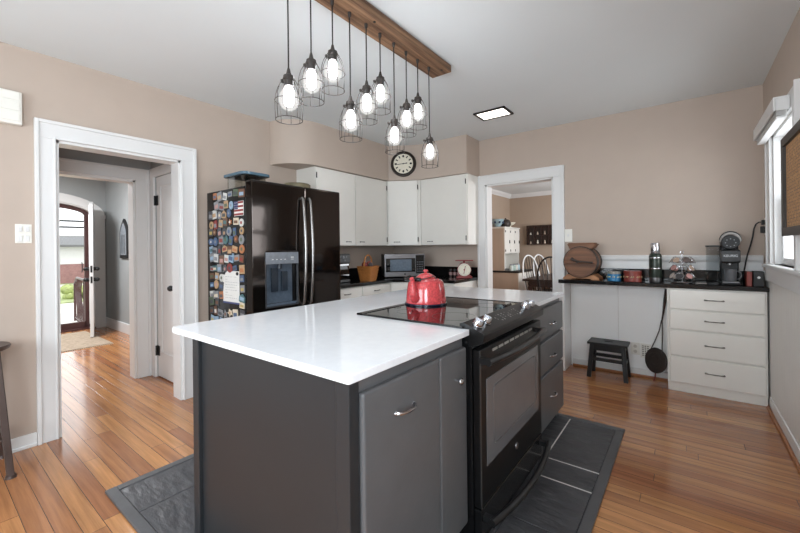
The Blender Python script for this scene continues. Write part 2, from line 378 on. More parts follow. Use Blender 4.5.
# baseboards
b = B(); b.box(XL, XL + .018, YF, .508, 0, .085); b.box(XL, XL + .028, YF, .508, 0, .02)
struct('baseboard_left', b, M['trim'], label='white baseboard beside the hall doorway', cat='baseboard', bevel=.003)
struct('baseboard_right', box(XR - .02, XR, YF, 4.06, .0, .095), M['trim'], label='white baseboard under the window wall', cat='baseboard', bevel=.004)
struct('trim_5', box(XR - .038, XR - .02, YF, 4.06, 0, .022), M['shoe'], label='oak shoe moulding along the window wall', cat='moulding', bevel=.006)
b = B(); b.box(-.98, -.135, YB - .032, YB - .014, 0, .075)
struct('baseboard_back', b, M['trim'], label='white baseboard in the desk knee space', cat='baseboard', bevel=.003)
struct('trim_6', box(-.98, -.135, YB - .052, YB - .032, 0, .022), M['shoe'], label='oak shoe moulding in the desk knee space', cat='moulding', bevel=.006)
# panelled lower walls and chair rail
b = B()
xs = [-1.0, -.55, -.12, .31, XR]
for x0, x1 in zip(xs[:-1], xs[1:]): b.box(x0 + .0015, x1 - .0015, YB - .014, YB, .0, 1.06)
struct('trim_7', b, M['trim_lightened'], label='white board panelling behind the desk', cat='wall panelling')
struct('trim_8', box(XR - .012, XR, YF, YB, .0, 1.03), M['bead_y'], label='white grooved panelling below the window', cat='wall panelling')
b = B(); b.box(-.965, XR - .012, YB - .02, YB, 1.06, 1.13); b.prism([(YB, 1.13), (YB - .026, 1.13), (YB - .034, 1.15), (YB - .036, 1.178), (YB - .022, 1.19), (YB, 1.19)], 'x', -.965, XR - .012)
struct('trim_9', b, M['trim'], label='white chair rail along the wall above the desk', cat='chair rail')
# side window
b = B()
b.box(XR - .022, XR, wy0 - .11, wy0, wz0, wz1); b.box(XR - .022, XR, wy1, wy1 + .11, wz0, wz1); b.box(XR - .022, XR, wy0 - .11, wy1 + .11, wz1, wz1 + .11)
b.box(XR - .032, XR, wy0 - .115, wy0 - .10, wz0, wz1 + .12); b.box(XR - .032, XR, wy1 + .105, wy1 + .12, wz0, wz1 + .12)
b.box(XR, XR + .14, wy0, wy0 + .02, wz0, wz1); b.box(XR, XR + .14, wy1 - .02, wy1, wz0, wz1); b.box(XR, XR + .14, wy0, wy1, wz1 - .02, wz1)
win = struct('window_1', b, M['trim'], label='white double hung kitchen window', cat='window', bevel=.003)
b = B()
for z0, z1, dx in ((wz0, 1.62, .04), (1.58, wz1, .075)):
    b.box(XR + dx, XR + dx + .035, wy0 + .02, wy0 + .065, z0, z1); b.box(XR + dx, XR + dx + .035, wy1 - .065, wy1 - .02, z0, z1)
    b.box(XR + dx, XR + dx + .035, wy0 + .065, wy1 - .065, z0, z0 + .05); b.box(XR + dx, XR + dx + .035, wy0 + .065, wy1 - .065, z1 - .045, z1)
obj('sash', b, M['trim'], win, .003)
b = B(); b.box(XR + .055, XR + .06, wy0 + .06, wy1 - .06, wz0 + .05, 1.58); b.box(XR + .09, XR + .095, wy0 + .06, wy1 - .06, 1.62, wz1 - .04)
obj('pane', b, M['glass'], win)
b = B(); b.box(XR - .05, XR + .05, 2.86, wy1 + .15, wz0 - .028, wz0)
obj('sill', b, M['trim'], win, .008)
b = B(); b.box(XR - .034, XR - .012, 2.90, wy1 + .12, 1.0, wz0 - .028)
obj('apron', b, M['trim'], win, .004)
# soffit above the wall cabinets, its near end curved
pl = [(XL, 2.31)] + [(XL + .36 * math.sin(t), 2.31 + .36 * (1 - math.cos(t))) for t in [PI / 2 * i / 14 for i in range(1, 15)]]
pl += [(-3.101, 3.83), (-2.745, 4.028), (-2.062, 4.028), (-2.062, YB), (XL, YB)]
b = B(); b.prism(pl, 'z', 2.175, H, smooth=True)
struct('wall_soffit', b, M['wall'], label='taupe soffit with a curved end above the wall cabinets', cat='soffit')

# ---------------- hall and entrance beyond the doorway
HX, FX, HY = -4.43, -7.95, 2.06
struct('wall_closet', B().prism([(XL - .14, 0), (-3.70, 0), (-3.70, 2.04), (-4.31, 2.04), (-4.31, 0), (HX, 0), (HX, H), (XL - .14, H)], 'y', 1.535, 1.64), M['hallwall'], label='grey wall with the closet door', cat='wall')
struct('wall_vestibule', box(HX, XL - .14, -.55, -.45, 0, H), M['hallwall'], label='far side wall of the small hall', cat='wall')
struct('wall_hall', B().prism([(-1.0, 0), (.10, 0), (.10, 2.0), (1.39, 2.0), (1.39, 0), (HY, 0), (HY, H), (-1.0, H)], 'x', HX - .13, HX), M['hallwall'], label='grey wall with the second doorway', cat='wall')
casing('trim_10', 'x', HX, 1, .10, 1.39, 2.0, .118, 'white casing of the second doorway in the hall')
jamb('trim_11', 'x', HX - .133, HX + .003, .10, 1.39, 2.0, 'white jamb of the second doorway in the hall')
struct('wall_entrance_side', box(FX - .14, HX - .13, HY, HY + .1, 0, H), M['hallwall'], label='grey entrance wall with the arched picture', cat='wall')
struct('wall_entrance_far', box(FX - .14, HX - .13, -1.1, -1.0, 0, H), M['hallwall'], label='grey entrance wall opposite the arched picture', cat='wall')
struct('baseboard_entrance', box(FX, HX - .13, HY - .018, HY, 0, .16), M['trim'], label='white baseboard in the entrance', cat='baseboard', bevel=.004)
# entrance wall with an arched opening
ac, aw, az, ah = 1.25, .655, 1.90, .22
def arch(w, z0, hgt, n=20): return [(ac + w * math.cos(t), z0 + hgt * math.sin(t)) for t in [PI * i / n for i in range(n + 1)]]
poly = [(-1.1, 0), (ac - aw, 0)] + arch(aw, az, ah)[::-1] + [(ac + aw, 0), (HY + .1, 0), (HY + .1, H), (-1.1, H)]
struct('wall_entrance', B().prism(poly, 'x', FX - .14, FX), M['hallwall'], label='grey entrance wall with the arched front door opening', cat='wall')
def arch_band(b, w0, h0, w1, h1, x0, x1):
    p = [(ac - w1, 0)] + arch(w1, az, h1)[::-1] + [(ac + w1, 0), (ac + w0, 0)] + arch(w0, az, h0) + [(ac - w0, 0)]
    o = arch(w1, az, h1); i = arch(w0, az, h0)
    o = [(ac + w1, 0)] + o + [(ac - w1, 0)]; i = [(ac + w0, 0)] + i + [(ac - w0, 0)]
    for k in range(len(o) - 1): b.prism([o[k], o[k + 1], i[k + 1], i[k]], 'x', x0, x1)
    return b
struct('trim_12', arch_band(B(), aw - .012, ah - .012, aw + .138, ah + .13, FX - .002, FX + .024), M['trim'], label='white arched casing round the front door', cat='door casing')
struct('trim_13', arch_band(B(), aw - .03, ah - .03, aw, ah, FX - .142, FX), M['trim'], label='white arched jamb of the front door', cat='door jamb')
sd = struct('door_3', arch_band(B(), aw - .115, ah - .10, aw - .032, ah - .032, FX - .125, FX - .09), M['maroon'], label='dark framed glass storm door under the arch', cat='storm door')
obj('bottom_rail', box(FX - .125, FX - .09, ac - aw + .1, ac + aw - .1, 0.02, .12), M['maroon'], sd)
p = [(ac - aw + .1, .12)] + arch(aw - .1, az, ah - .09)[::-1] + [(ac + aw - .1, .12)]
obj('pane', B().prism(p, 'x', FX - .11, FX - .105), M['glass'], sd)
obj('handle', B().tube([(FX - .08, ac + .50, .95), (FX - .055, ac + .50, .97), (FX - .055, ac + .50, 1.09), (FX - .08, ac + .50, 1.11)], .007), M['blackmat'], sd)
struct('trim_14', box(FX - .14, FX + .04, ac - aw, ac + aw, 0, .022), M['maroon'], label='dark sill under the storm door', cat='door sill')
# front door leaf standing open
ph = Vector((FX + .03, ac + aw - .035, 0)); pe = Vector((-7.02, 1.640, 0)); dd = (pe - ph); Ld = dd.length
X = Matrix.Translation(ph) @ Matrix.Rotation(math.atan2(dd.y, dd.x), 4, 'Z')
fd = struct('door_2', B(X).prism([(0, .02), (Ld, .02), (Ld, 1.99), (Ld * .6, 2.07), (Ld * .3, 2.09), (0, 2.0)], 'y', -.022, .022), M['trim'], label='white front door standing open', cat='front door', bevel=.003)
b = B(X)
for z0, z1 in ((.2, .85), (1.05, 1.85)):
    for sy in (-1, 1):
        y0, y1 = sorted((sy * .022, sy * .03)); b.box(.14, Ld - .14, y0, y1, z0, z1)
obj('door_panel', b, M['trim'], fd, .006)
for z in (.87, 1.03):
    b = B(X); b.cyl((Ld - .07, -.024, z), (Ld - .07, -.045, z), .028); b.ball((Ld - .07, -.068, z), .03)
    b.cyl((Ld - .07, .024, z), (Ld - .07, .045, z), .028); b.ball((Ld - .07, .068, z), .03); b.box(Ld - .001, Ld + .003, -.012, .012, z - .05, z + .05)
    obj('door_knob' if z < .9 else 'deadbolt', b, M['blackmat'], fd)
for z in (.25, 1.05, 1.8):
    b = B(X); b.cyl((.0, -.03, z - .05), (.0, -.03, z + .05), .012); b.box(0, .05, -.026, -.02, z - .05, z + .05)
    obj('hinge', b, M['blackmat'], fd)
# closet door in the small hall
cd = struct('door_1', box(-4.305, -3.705, 1.54, 1.575, .012, 2.035), M['trim'], label='white panelled closet door in the hall', cat='closet door')
b = B()
for x0, x1 in ((-4.20, -3.81),):
    b.box(x0, x0 + .02, 1.532, 1.54, .25, 1.95); b.box(x1 - .02, x1, 1.532, 1.54, .25, 1.95); b.box(x0, x1, 1.532, 1.54, .25, .27); b.box(x0, x1, 1.532, 1.54, 1.93, 1.95)
    b.box(x0 + .05, x1 - .05, 1.534, 1.541, .30, 1.90)
obj('door_panel', b, M['trim'], cd, .004)
for z in (.27, 1.8):
    b = B(); b.cyl((-4.308, 1.527, z - .05), (-4.308, 1.527, z + .05), .010); b.box(-4.305, -4.255, 1.535, 1.540, z - .05, z + .05)
    obj('hinge', b, M['blackmat'], cd)
b = B(); b.cyl((-3.86, 1.54, .93), (-3.86, 1.515, .93), .024); b.ball((-3.86, 1.49, .93), .028)
obj('door_knob', b, M['blackmat'], cd)
b = B(); b.box(-4.31 - .09, -4.31, 1.512, 1.535, 0, 2.04); b.box(-3.70, -3.61, 1.512, 1.535, 0, 2.04); b.box(-4.40, -3.61, 1.512, 1.535, 2.04, 2.13)
struct('trim_15', b, M['trim'], label='white casing round the closet door', cat='door casing', bevel=.003)
# ---------------- dining room shell
DX, DY = -3.06, 8.0
struct('wall_dining_left', box(DX - .1, DX, YB + .14, DY, 0, 2.43), M['dinwall'], label='brown-taupe dining wall behind the tall cabinet', cat='wall')
struct('wall_dining_back', box(DX - .1, .6, DY, DY + .1, 0, 2.43), M['dinwall'], label='brown-taupe far dining wall', cat='wall')
b = B(); b.box(.4, .5, YB + .14, 5.7, 0, 2.43); b.box(.4, .5, 7.1, DY, 0, 2.43); b.box(.4, .5, 5.7, 7.1, 0, .8); b.box(.4, .5, 5.7, 7.1, 2.15, 2.43)
struct('wall_dining_right', b, M['dinwall'], label='dining wall with an added window opening, out of sight', cat='wall')
b = B(); b.prism([(DX, 2.43), (DX + .07, 2.43), (DX + .05, 2.40), (DX + .015, 2.37), (DX, 2.35)], 'y', YB + .14, DY)
b.prism([(DY, 2.43), (DY - .07, 2.43), (DY - .05, 2.40), (DY - .015, 2.37), (DY, 2.35)], 'x', DX, .4)
struct('trim_16', b, M['trim'], label='white crown moulding of the dining room', cat='crown moulding')

# ---------------- outside the front door
struct('lawn', box(-40, -13.0, -25, 30, -.25, -.03), M['lawn'], label='grass yard outside the front door', cat='lawn')
b = B(); b.box(FX - 1.6, FX - .14, -1, 3.4, -.36, -.04); b.box(-13.0, FX - 1.6, -25, 30, -.36, -.06); b.box(-20.2, -17.6, -25, 30, -.1, -.02)
struct('path', b, M['concrete'], label='pale concrete stoop, walk and street outside the front door', cat='path')
hs = thing('neighbour_house', 'pale house with grey roof across the street, seen through the front door', 'house', (-22, 4, -.03))
obj('wall', box(-26, -21, -6, 14, .78, 1.60), M['siding'], hs)
obj('brick_base', box(-26, -20.96, -6.05, 14.05, -.03, .78), M['brick'], hs)
obj('roof', B().prism([(-20.5, 1.52), (-20.5, 1.60), (-23.5, 2.10), (-26.6, 1.60), (-26.6, 1.52)], 'y', -6.6, 14.6), M['shingle'], hs)
obj('garage_door', box(-20.96, -20.92, 2.9, 3.5, .78, 1.46), M['trim'], hs)
bs = B(); rng = random.Random(3)
for i in range(26): bs.ball((-14 + rng.uniform(-.3, .3), 2.95 + rng.uniform(-.25, .25), .12 + rng.uniform(-.1, .14)), rng.uniform(.08, .15), n=8, k=5)
tag(obj('yard_bush', bs, M['leaf'], at=(-14, 2.95, -.03)), 'yellow-green bush on the lawn outside the front door', 'bush')
sr = thing('stoop_railing', 'brown iron railing with curved bars on the front stoop', 'railing', (FX - 1.0, 2.04, -.04))
for z, nm in ((2.28, 'lower'), (2.52, 'upper')):
    tag(obj('overhead_cable', B().tube([(-19, -8, z + .05), (-19, 3, z - .02), (-19, 14, z + .05)], .04, 6), M['blackmat'], at=(-19, 3, z)), 'thin dark overhead cable above the neighbour roof, the %s of two' % nm, 'cable', 'overhead cables outside the front door')
obj('handrail', B().tube([(FX - .35, 1.84, .80), (FX - 1.2, 1.92, .80), (FX - 1.5, 1.95, .66)], .022), M['maroon'], sr)
for i, x in enumerate((FX - .35, FX - 1.45)): obj('post', B().cyl((x, 1.84 + i * .1, -.04), (x, 1.84 + i * .1, .80 - i * .12), .02), M['maroon'], sr)
b = B()
for i in range(6):
    x = FX - .5 - i * .16
    b.tube([(x + .06 * math.sin(t * 2 * PI), 1.84 + i * .018, -.02 + t * .80) for t in [k / 10 for k in range(11)]], .009, 6)
b.tube([(FX - .35, 1.84, .03), (FX - 1.45, 1.94, .03)], .01, 6)
obj('scroll_bars_lattice', b, M['maroon'], sr)

# ================================================================== FITTED KITCHEN
# tiled pad set in the floor under the island
px0, px1, py0, py1 = -2.46, -.345, .62, 2.995
pad = thing('tiled_floor_pad', 'dark slate tiled pad with a raised border under the kitchen island', 'floor pad', ((px0 + px1) / 2, (py0 + py1) / 2, 0))
b = B()
k = .05
b.box(px0, px1, py0, py0 + k, 0, .016); b.box(px0, px1, py1 - k, py1, 0, .016); b.box(px0, px0 + k, py0 + k, py1 - k, 0, .016); b.box(px1 - k, px1, py0 + k, py1 - k, 0, .016)
obj('border', b, M['slate_border'], pad, .004)
obj('grout_bed', box(px0 + k, px1 - k, py0 + k, py1 - k, 0, .0085), M['grout_dark'], pad)
b = B(); b.box(-.691, -.683, 2.325, py1 - k, .0085, .0123); b.box(-.683, px1 - k, 2.321, 2.329, .0085, .0123); b.box(-.683, px1 - k, 2.116, 2.124, .0085, .0123)
obj('pale_grout_joint', b, M['grout'], pad)
b = B()
xs = [px0 + k, -2.126, -1.70, -1.20, -.687, px1 - k]
for i in range(5):
    ys = [py0 + k, .93, 1.30, 1.72, 2.12, 2.325, py1 - k] if i == 4 else ([py0 + k, 1.05, 1.60, 2.28, py1 - k] if i % 2 else [py0 + k, 1.75, 2.55, py1 - k])
    for y0, y1 in zip(ys[:-1], ys[1:]):
        g = .0035 if i == 4 else .002
        b.box(xs[i] + g, xs[i + 1] - g, y0 + g, y1 - g, .004, .012)
obj('slate_tile', b, M['slate'], pad, .0015)

FX_ = -.775           # face frame of the island's working side
CT = .904             # underside of the worktop
def shaker(parent, name, b, m, bevel=.006): return obj(name, b, m, parent, bevel, 3)
# near cabinet of the island: charcoal end panel and two doors
ic = thing('island_cabinet', 'charcoal island cabinet with a tall door beside the oven and plain end panel', 'cabinet', (-1.25, 1.1, 0))
b = B(); b.box(-1.74, FX_, .785, 1.452, .09, CT); b.box(-1.74, -1.40, 1.452, 3.03, .09, CT); b.box(-1.74, FX_ - .06, .80, 1.452, .012, .09)
obj('body', b, M['charcoal'], ic)
for x0, x1 in ((-1.742, -1.690), (-.825, -.768)): obj('corner_post', box(x0, x1, .758, .80, .012, CT), M['charcoal_shaded'], ic, .003)
obj('end_panel', box(-1.690, -.825, .775, .80, .012, CT), M['charcoal_shaded'], ic)
d1 = shaker(ic, 'door', box(FX_ - .002, FX_ + .022, .802, 1.229, .10, .856), M['charcoal'], .009)
obj('handle', arc_pull((FX_ + .022, 1.005, .745), (0, 1, 0), (1, 0, 0), .10, .024, .0048), M['chrome'], d1)
d2 = shaker(ic, 'door', box(FX_ - .002, FX_ + .022, 1.236, 1.450, .10, .856), M['charcoal'], .009)
b = B(); b.cyl((FX_ + .022, 1.362, .735), (FX_ + .034, 1.362, .735), .006); b.ball((FX_ + .042, 1.362, .735), .015, (.7, 1, 1))
obj('knob', b, M['chrome'], d2)
# drawer cabinet at the far end of the island
dc = thing('island_drawer_cabinet', 'charcoal island cabinet of three drawers beyond the oven', 'cabinet', (-1.05, 2.7, 0))
b = B(); b.box(-1.39, FX_, 2.33, 3.03, .07, CT); b.box(-1.39, FX_ - .07, 2.36, 2.96, .012, .07); b.box(FX_ - .05, FX_ - .005, 2.93, 2.98, .012, .07)
obj('body', b, M['charcoal'], dc)
for z0, z1 in ((.665, .868), (.435, .645), (.065, .415)):
    d = shaker(dc, 'drawer', box(FX_ - .002, FX_ + .02, 2.338, 3.04, z0, z1), M['charcoal'], .007)
    obj('handle', arc_pull((FX_ + .02, 2.745, (z0 + z1) / 2 - (.02 if z0 > .1 else .0)), (0, 1, 0), (1, 0, 0), .10, .022), M['chrome'], d)
# worktop with the notch for the range
def rounded(poly, rad, n=5):
    out = []
    m = len(poly)
    for i, p in enumerate(poly):
        r = rad.get(i, 0)
        p = Vector(p + (0,)) if len(p) == 2 else Vector(p)
        a = (Vector(poly[i - 1] + (0,)) - p).normalized(); c = (Vector(poly[(i + 1) % m] + (0,)) - p).normalized()
        if not r: out.append((p.x, p.y)); continue
        for k in range(n + 1):
            t = k / n; q = p + a * r * (1 - t) ** 2 + c * r * t ** 2
            out.append((q.x, q.y))
    return out
RY0, RY1, RXB = 1.458, 2.292, -1.388
top = rounded([(-1.905, .733), (-.742, .733), (-.742, RY0), (RXB, RY0), (RXB, RY1), (-.742, RY1), (-.742, 3.04), (-1.93, 3.04)], {0: .03, 1: .012, 6: .012, 7: .02})
tag(obj('island_worktop', B().prism(top, 'z', CT, .93), M['quartz'], bevel=.003, at=(-1.3, 1.9, CT)), 'white quartz worktop covering the whole kitchen island', 'worktop')

# slide-in electric range
rg = thing('electric_range', 'black slide-in electric range with a glass cooktop set into the island', 'range', (-1.05, 1.875, 0))
y0, y1 = RY0 + .004, RY1 + .022
obj('body', box(-1.36, -.735, RY0 + .006, RY1 - .004, .02, .925), M['black'], rg)
b = B(); b.box(RXB - .006, -.77, RY0 - .008, RY1 + .008, .9305, .937)
ck = obj('cooktop', b, M['blackglass'], rg, .002)
b = B()
k = .016
b.box(RXB - .012, RXB + .026, RY0 - .012, RY1 + .012, .9305, .940); b.box(RXB - .010, -.77, RY0 - .012, RY0 + .002, .9305, .940); b.box(RXB - .010, -.77, RY1 - .002, RY1 + .012, .9305, .940)
obj('cooktop_trim', b, M['black'], rg, .002)
for cx, cy, r in ((-1.2, 1.66, .075), (-.93, 1.66, .11), (-1.2, 2.09, .09), (-.93, 2.09, .085)):
    obj('burner_ring', B().ring((cx, cy, .9371), r, .0006, 40, 4), paint((44, 44, 46), .3), ck)
cpr = [(-.79, .905), (-.79, .950), (-.772, .957), (-.682, .917), (-.676, .909), (-.680, .876), (-.735, .860)]
cpb = B().prism(cpr, 'y', RY0 + .002, RY1 - .002)
nrm = Vector((.042, 0, .09)).normalized(); slope = Vector((.09, 0, -.042)).normalized()
for y in (1.500, 1.588, 2.105, 2.195):
    c = Vector((-.728, y, .9375)); b = B()
    b.cyl(c, c + nrm * .008, .024, .024, 24); b.lathe([(.0215, .008), (.0215, .030), (.019, .034), (.0, .0345)], c, nrm, 24)
    sx = Matrix.Identity(4)
    b.tube([c + nrm * .034 - slope * .017, c + nrm * .036, c + nrm * .034 + slope * .017], .004, 6)
    obj('knob', b, M['chrome'], rg)
b = cpb; nf0 = len(b.bm.faces); c0 = Vector((-.728, 1.85, .9379))
for i in range(9):
    for j in range(4):
        if rng.random() < .72:
            c = c0 + slope * ((j - 1.5) * .013) + Vector((0, (i - 4) * .034 + rng.uniform(-.006, .006), 0))
            b.cyl(c, c + nrm * .0006, rng.choice((.0025, .004, .0055)), None, 6)
b.bm.faces.ensure_lookup_table()
for f in b.bm.faces[nf0:]: f.material_index = 1
cp = obj('control_panel', b, M['panelblack'], rg); cp.data.materials.append(paint((150, 150, 150), .4))
od = obj('oven_door', box(-.732, -.700, y0 + .004, y1 - .008, .168, .842), M['panelblack'], rg, .004)
obj('window', box(-.7005, -.6975, 1.528, 2.245, .325, .705), M['ovenglass'], od, .001)
b = B(); fr = [(1.60, .39), (2.19, .39), (2.19, .655), (1.60, .655)]
b.tube([(-.697, p[0], p[1]) for p in rounded(fr, {0: .03, 1: .03, 2: .03, 3: .03})], .0022, 6, True)
obj('window_frame', b, paint((92, 92, 93), .35), od)
b = B(); b.cyl((-.700, 1.885, .262), (-.695, 1.885, .262), .017, .016, 24)
obj('round_badge', b, M['steel'], od)
b = B()
for i in range(9):
    if i == 8: continue
    yy = 1.60 + i * .07; b.box(-.7005, -.697, yy, yy + .05, .812, .823)
obj('vent_slot', b, M['slotgleam'], od)
obj('edge_trim', box(-.7005, -.697, y0 + .004, y0 + .012, .168, .842), M['slatesteel'], od)
def bow(xe, xm, ya, yb, z, r):
    pts = []
    for i in range(17):
        t = i / 16; pts.append((xe + (xm - xe) * (1 - (2 * t - 1) ** 2), ya + (yb - ya) * t, z))
    return B().tube(pts, r, 12, flat=1.0)
b = bow(-.655, -.628, 1.450, 2.225, .803, .0155)
for yy in (1.470, 2.205): b.box(-.70, -.655, yy - .014, yy + .014, .791, .815)
obj('handle', b, M['darkhandle'], od)
sd_ = obj('storage_drawer', box(-.732, -.700, y0 + .004, y1 - .008, .022, .160), M['black'], rg, .004)
b = bow(-.655, -.612, 1.475, 2.285, .122, .0165)
for yy in (1.495, 2.265): b.box(-.70, -.655, yy - .014, yy + .014, .110, .134)
obj('handle', b, M['darkhandle'], sd_)
for xx in (-1.3, -.80):
    for yy in (1.52, 2.22): obj('foot', B().cyl((xx, yy, .012), (xx, yy, .03), .018), M['blackmat'], rg)

# red kettle on the cooktop
kc = Vector((-1.285, 1.945, .9376))
kt = thing('kettle', 'red speckled enamel kettle with a dark rim on the glass cooktop', 'kettle', kc)
obj('body', B().lathe([(.0, .0), (.122, .0), (.126, .006), (.124, .03), (.117, .09), (.110, .132), (.098, .147), (.07, .157), (.058, .160)], kc, n=40), M['red'], kt)
obj('base_rim', B().lathe([(.1225, -.0005), (.130, .002), (.130, .009), (.1245, .012)], kc, n=40, cap=False), M['navy'], kt)
ld = obj('lid', B().lathe([(.060, .1585), (.064, .162), (.060, .167), (.04, .181), (.018, .190), (.0, .192)], kc, n=32), M['red'], kt)
obj('lid_knob', B().lathe([(.007, .19), (.008, .196), (.016, .201), (.016, .207), (.009, .212), (.0, .213)], kc, n=16), M['red'], ld)
sdir = Vector((.02, -.9998, 0)); sp = Vector((.9998, .02, 0))
def K(r, z, s=0): return kc + sdir * r + sp * s + Vector((0, 0, z))
obj('spout', B().tube([K(.09, .045), K(.122, .048), K(.139, .066), K(.141, .095), K(.143, .13), K(.149, .158), K(.156, .168)], [.034, .031, .024, .0185, .0155, .014, .0125], 14), M['red'], kt)
b = B()
for s in (-1, 1): b.ball(K(0, .150, s * .084), .010, n=8, k=6)
obj('handle_ear', b, M['red'], kt)
bl = obj('bail_wire', B().tube([K(0, .152, -.086), K(.05, .175, -.086), K(.105, .166, -.084), K(.118, .158, -.074), K(.118, .158, .038), K(.105, .166, .070), K(.05, .175, .086), K(0, .152, .086)], .0028, 6), M['blackmat'], kt)
obj('grip', B().lathe([(.0, -.056), (.011, -.056), (.0135, -.04), (.0115, 0), (.0135, .04), (.011, .056), (.0, .056)], K(.118, .158, -.018), sp, 14), M['black'], kt)

# ---------------- wall cabinets
def diag_box(p, q, t0, t1, z0, z1, s0, s1):
    """box along the line p->q from fraction s0 to s1, from depth t0 to t1 towards the room"""
    p, q = Vector(p + (0,)), Vector(q + (0,)); d = (q - p); n = Vector((d.y, -d.x, 0)).normalized()
    pts = [p + d * s0 + n * t0, p + d * s1 + n * t0, p + d * s1 + n * t1, p + d * s0 + n * t1]
    return B().prism([(a.x, a.y) for a in pts], 'z', z0, z1)
UZ0, UZ1 = 1.322, 2.174
def pulls(door, c, along, out, ln=.075): obj('handle', arc_pull(c, along, out, ln, .012, .003), M['bronze'], door)
def hinges(door, x, y, ax):
    for z in (1.40, 2.08):
        b = B(); b.cyl((x, y, z - .03), (x, y, z + .03), .006, None, 8); obj('hinge', b, M['bronze'], door)
UX = -3.131
for name, ya, yb_, hy, hg, lab in (('a', 2.64, 3.238, 3.12, 2.648, 'white wall cabinet right beside the black fridge, under the curved soffit'), ('b', 3.242, 3.835, 3.35, 3.826, 'white wall cabinet between the fridge-side cabinet and the clock corner')):
    t = thing('wall_cabinet', lab, 'cabinet', (XL + .16, (ya + yb_) / 2, UZ0), 'white wall cabinets round the corner')
    obj('body', box(XL, UX - .018, ya, yb_, UZ0, UZ1), M['cabwhite'], t)
    d = obj('door', box(UX - .018, UX, ya + .002, yb_ - .002, UZ0 + .002, UZ1 - .004), M['cabwhite'], t, .004)
    pulls(d, (UX, hy, 1.368), (0, 1, 0), (1, 0, 0)); hinges(d, UX + .002, hg, 0)
t = thing('wall_cabinet', 'white corner wall cabinet directly below the round clock', 'cabinet', (-3.15, 4.1, UZ0), 'white wall cabinets round the corner')
obj('body', B().prism([(XL, 3.84), (-3.149, 3.84), (-2.752, 4.064), (-2.752, YB), (XL, YB)], 'z', UZ0, UZ1), M['cabwhite'], t)
P0, P1 = (UX - .006, 3.836), (-2.752, 4.052)
d = obj('door', diag_box(P0, P1, 0, .018, UZ0 + .002, UZ1 - .004, .05, .93), M['cabwhite'], t, .004)
dv = Vector((P1[0] - P0[0], P1[1] - P0[1], 0)); nv = Vector((dv.y, -dv.x, 0)).normalized()
cp_ = Vector(P0 + (0,)) + dv * .30 + nv * .018; cp_.z = 1.368; pulls(d, cp_, dv, nv)
hp = Vector(P0 + (0,)) + dv * .935 + nv * .02
hinges(d, hp.x, hp.y, 0)
t = thing('wall_cabinet', 'white wall cabinet beside the dining doorway, above the red kitchen scale', 'cabinet', (-2.4, 4.2, UZ0), 'white wall cabinets round the corner')
obj('body', box(-2.742, -2.068, 4.064, YB, UZ0, UZ1), M['cabwhite'], t)
d = obj('door', box(-2.735, -2.080, 4.046, 4.064, UZ0 + .002, UZ1 - .004), M['cabwhite'], t, .004)
pulls(d, (-2.60, 4.046, 1.368), (1, 0, 0), (0, -1, 0)); hinges(d, -2.088, 4.044, 0)
# ---------------- base cabinets along the wall, black counter
def base_cab(lab, b, loc): 
    t = thing('base_cabinet', lab, 'cabinet', loc, 'white base cabinets under the black counter'); obj('body', b, M['cabwhite'], t); return t
BX = -2.86
for ya, yb_, lab in ((2.60, 3.05, 'white base cabinet next to the black fridge, under the counter'), (3.055, 3.55, 'white base cabinet under the basket and the corner microwave')):
    t = base_cab(lab, B().box(XL + .002, BX - .02, ya, yb_, .1, .872).box(XL + .002, BX - .08, ya, yb_, 0, .1), (-3.15, (ya + yb_) / 2, 0))
    d = obj('drawer', box(BX - .02, BX, ya + .004, yb_ - .004, .72, .862), M['cabwhite'], t, .004); obj('handle', arc_pull((BX, (ya + yb_) / 2, .80), (0, 1, 0), (1, 0, 0), .09, .016, .0035), M['pewter'], d)
    d = obj('door', box(BX - .02, BX, ya + .004, yb_ - .004, .115, .712), M['cabwhite'], t, .004); obj('handle', arc_pull((BX, yb_ - .1, .64), (0, 1, 0), (1, 0, 0), .09, .016, .0035), M['pewter'], d)
cpoly = [(XL + .002, 3.555), (BX - .02, 3.555), (-2.62, 3.80), (-2.62, YB - .002), (XL + .002, YB - .002)]
t = base_cab('white corner base cabinet under the black counter below the microwave', B().prism(cpoly, 'z', 0, .872), (-3.1, 4.0, 0))
d = obj('drawer', diag_box((BX - .014, 3.562), (-2.628, 3.80), 0, .018, .72, .862, .04, .96), M['cabwhite'], t, .004)
t = base_cab('white base cabinet under the red kitchen scale by the dining doorway', box(-2.616, -2.11, 3.80, YB - .002, 0, .872), (-2.36, 4.1, 0))
d = obj('drawer', box(-2.612, -2.114, 3.782, 3.80, .72, .862), M['cabwhite'], t, .004); obj('handle', arc_pull((-2.36, 3.782, .80), (1, 0, 0), (0, -1, 0), .09, .016, .0035), M['pewter'], d)
d = obj('door', box(-2.612, -2.114, 3.782, 3.80, .05, .712), M['cabwhite'], t, .004); obj('handle', arc_pull((-2.5, 3.782, .65), (1, 0, 0), (0, -1, 0), .09, .016, .0035), M['pewter'], d)
t = thing('corner_counter', 'black laminate counter with upstand turning the corner under the wall cabinets', 'worktop', (-3.1, 3.9, .873))
obj('top', B().prism([(XL + .002, 2.585), (-2.83, 2.585), (-2.83, 3.56), (-2.60, 3.765), (-2.10, 3.765), (-2.092, 3.775), (-2.092, YB - .002), (XL + .002, YB - .002)], 'z', .873, .910), M['counter'], t, .006)
b = B(); b.box(XL + .002, XL + .022, 2.585, YB - .002, .91, 1.035); b.box(XL + .022, -2.092, YB - .022, YB - .002, .91, 1.035)
obj('upstand', b, M['counter'], t, .003)

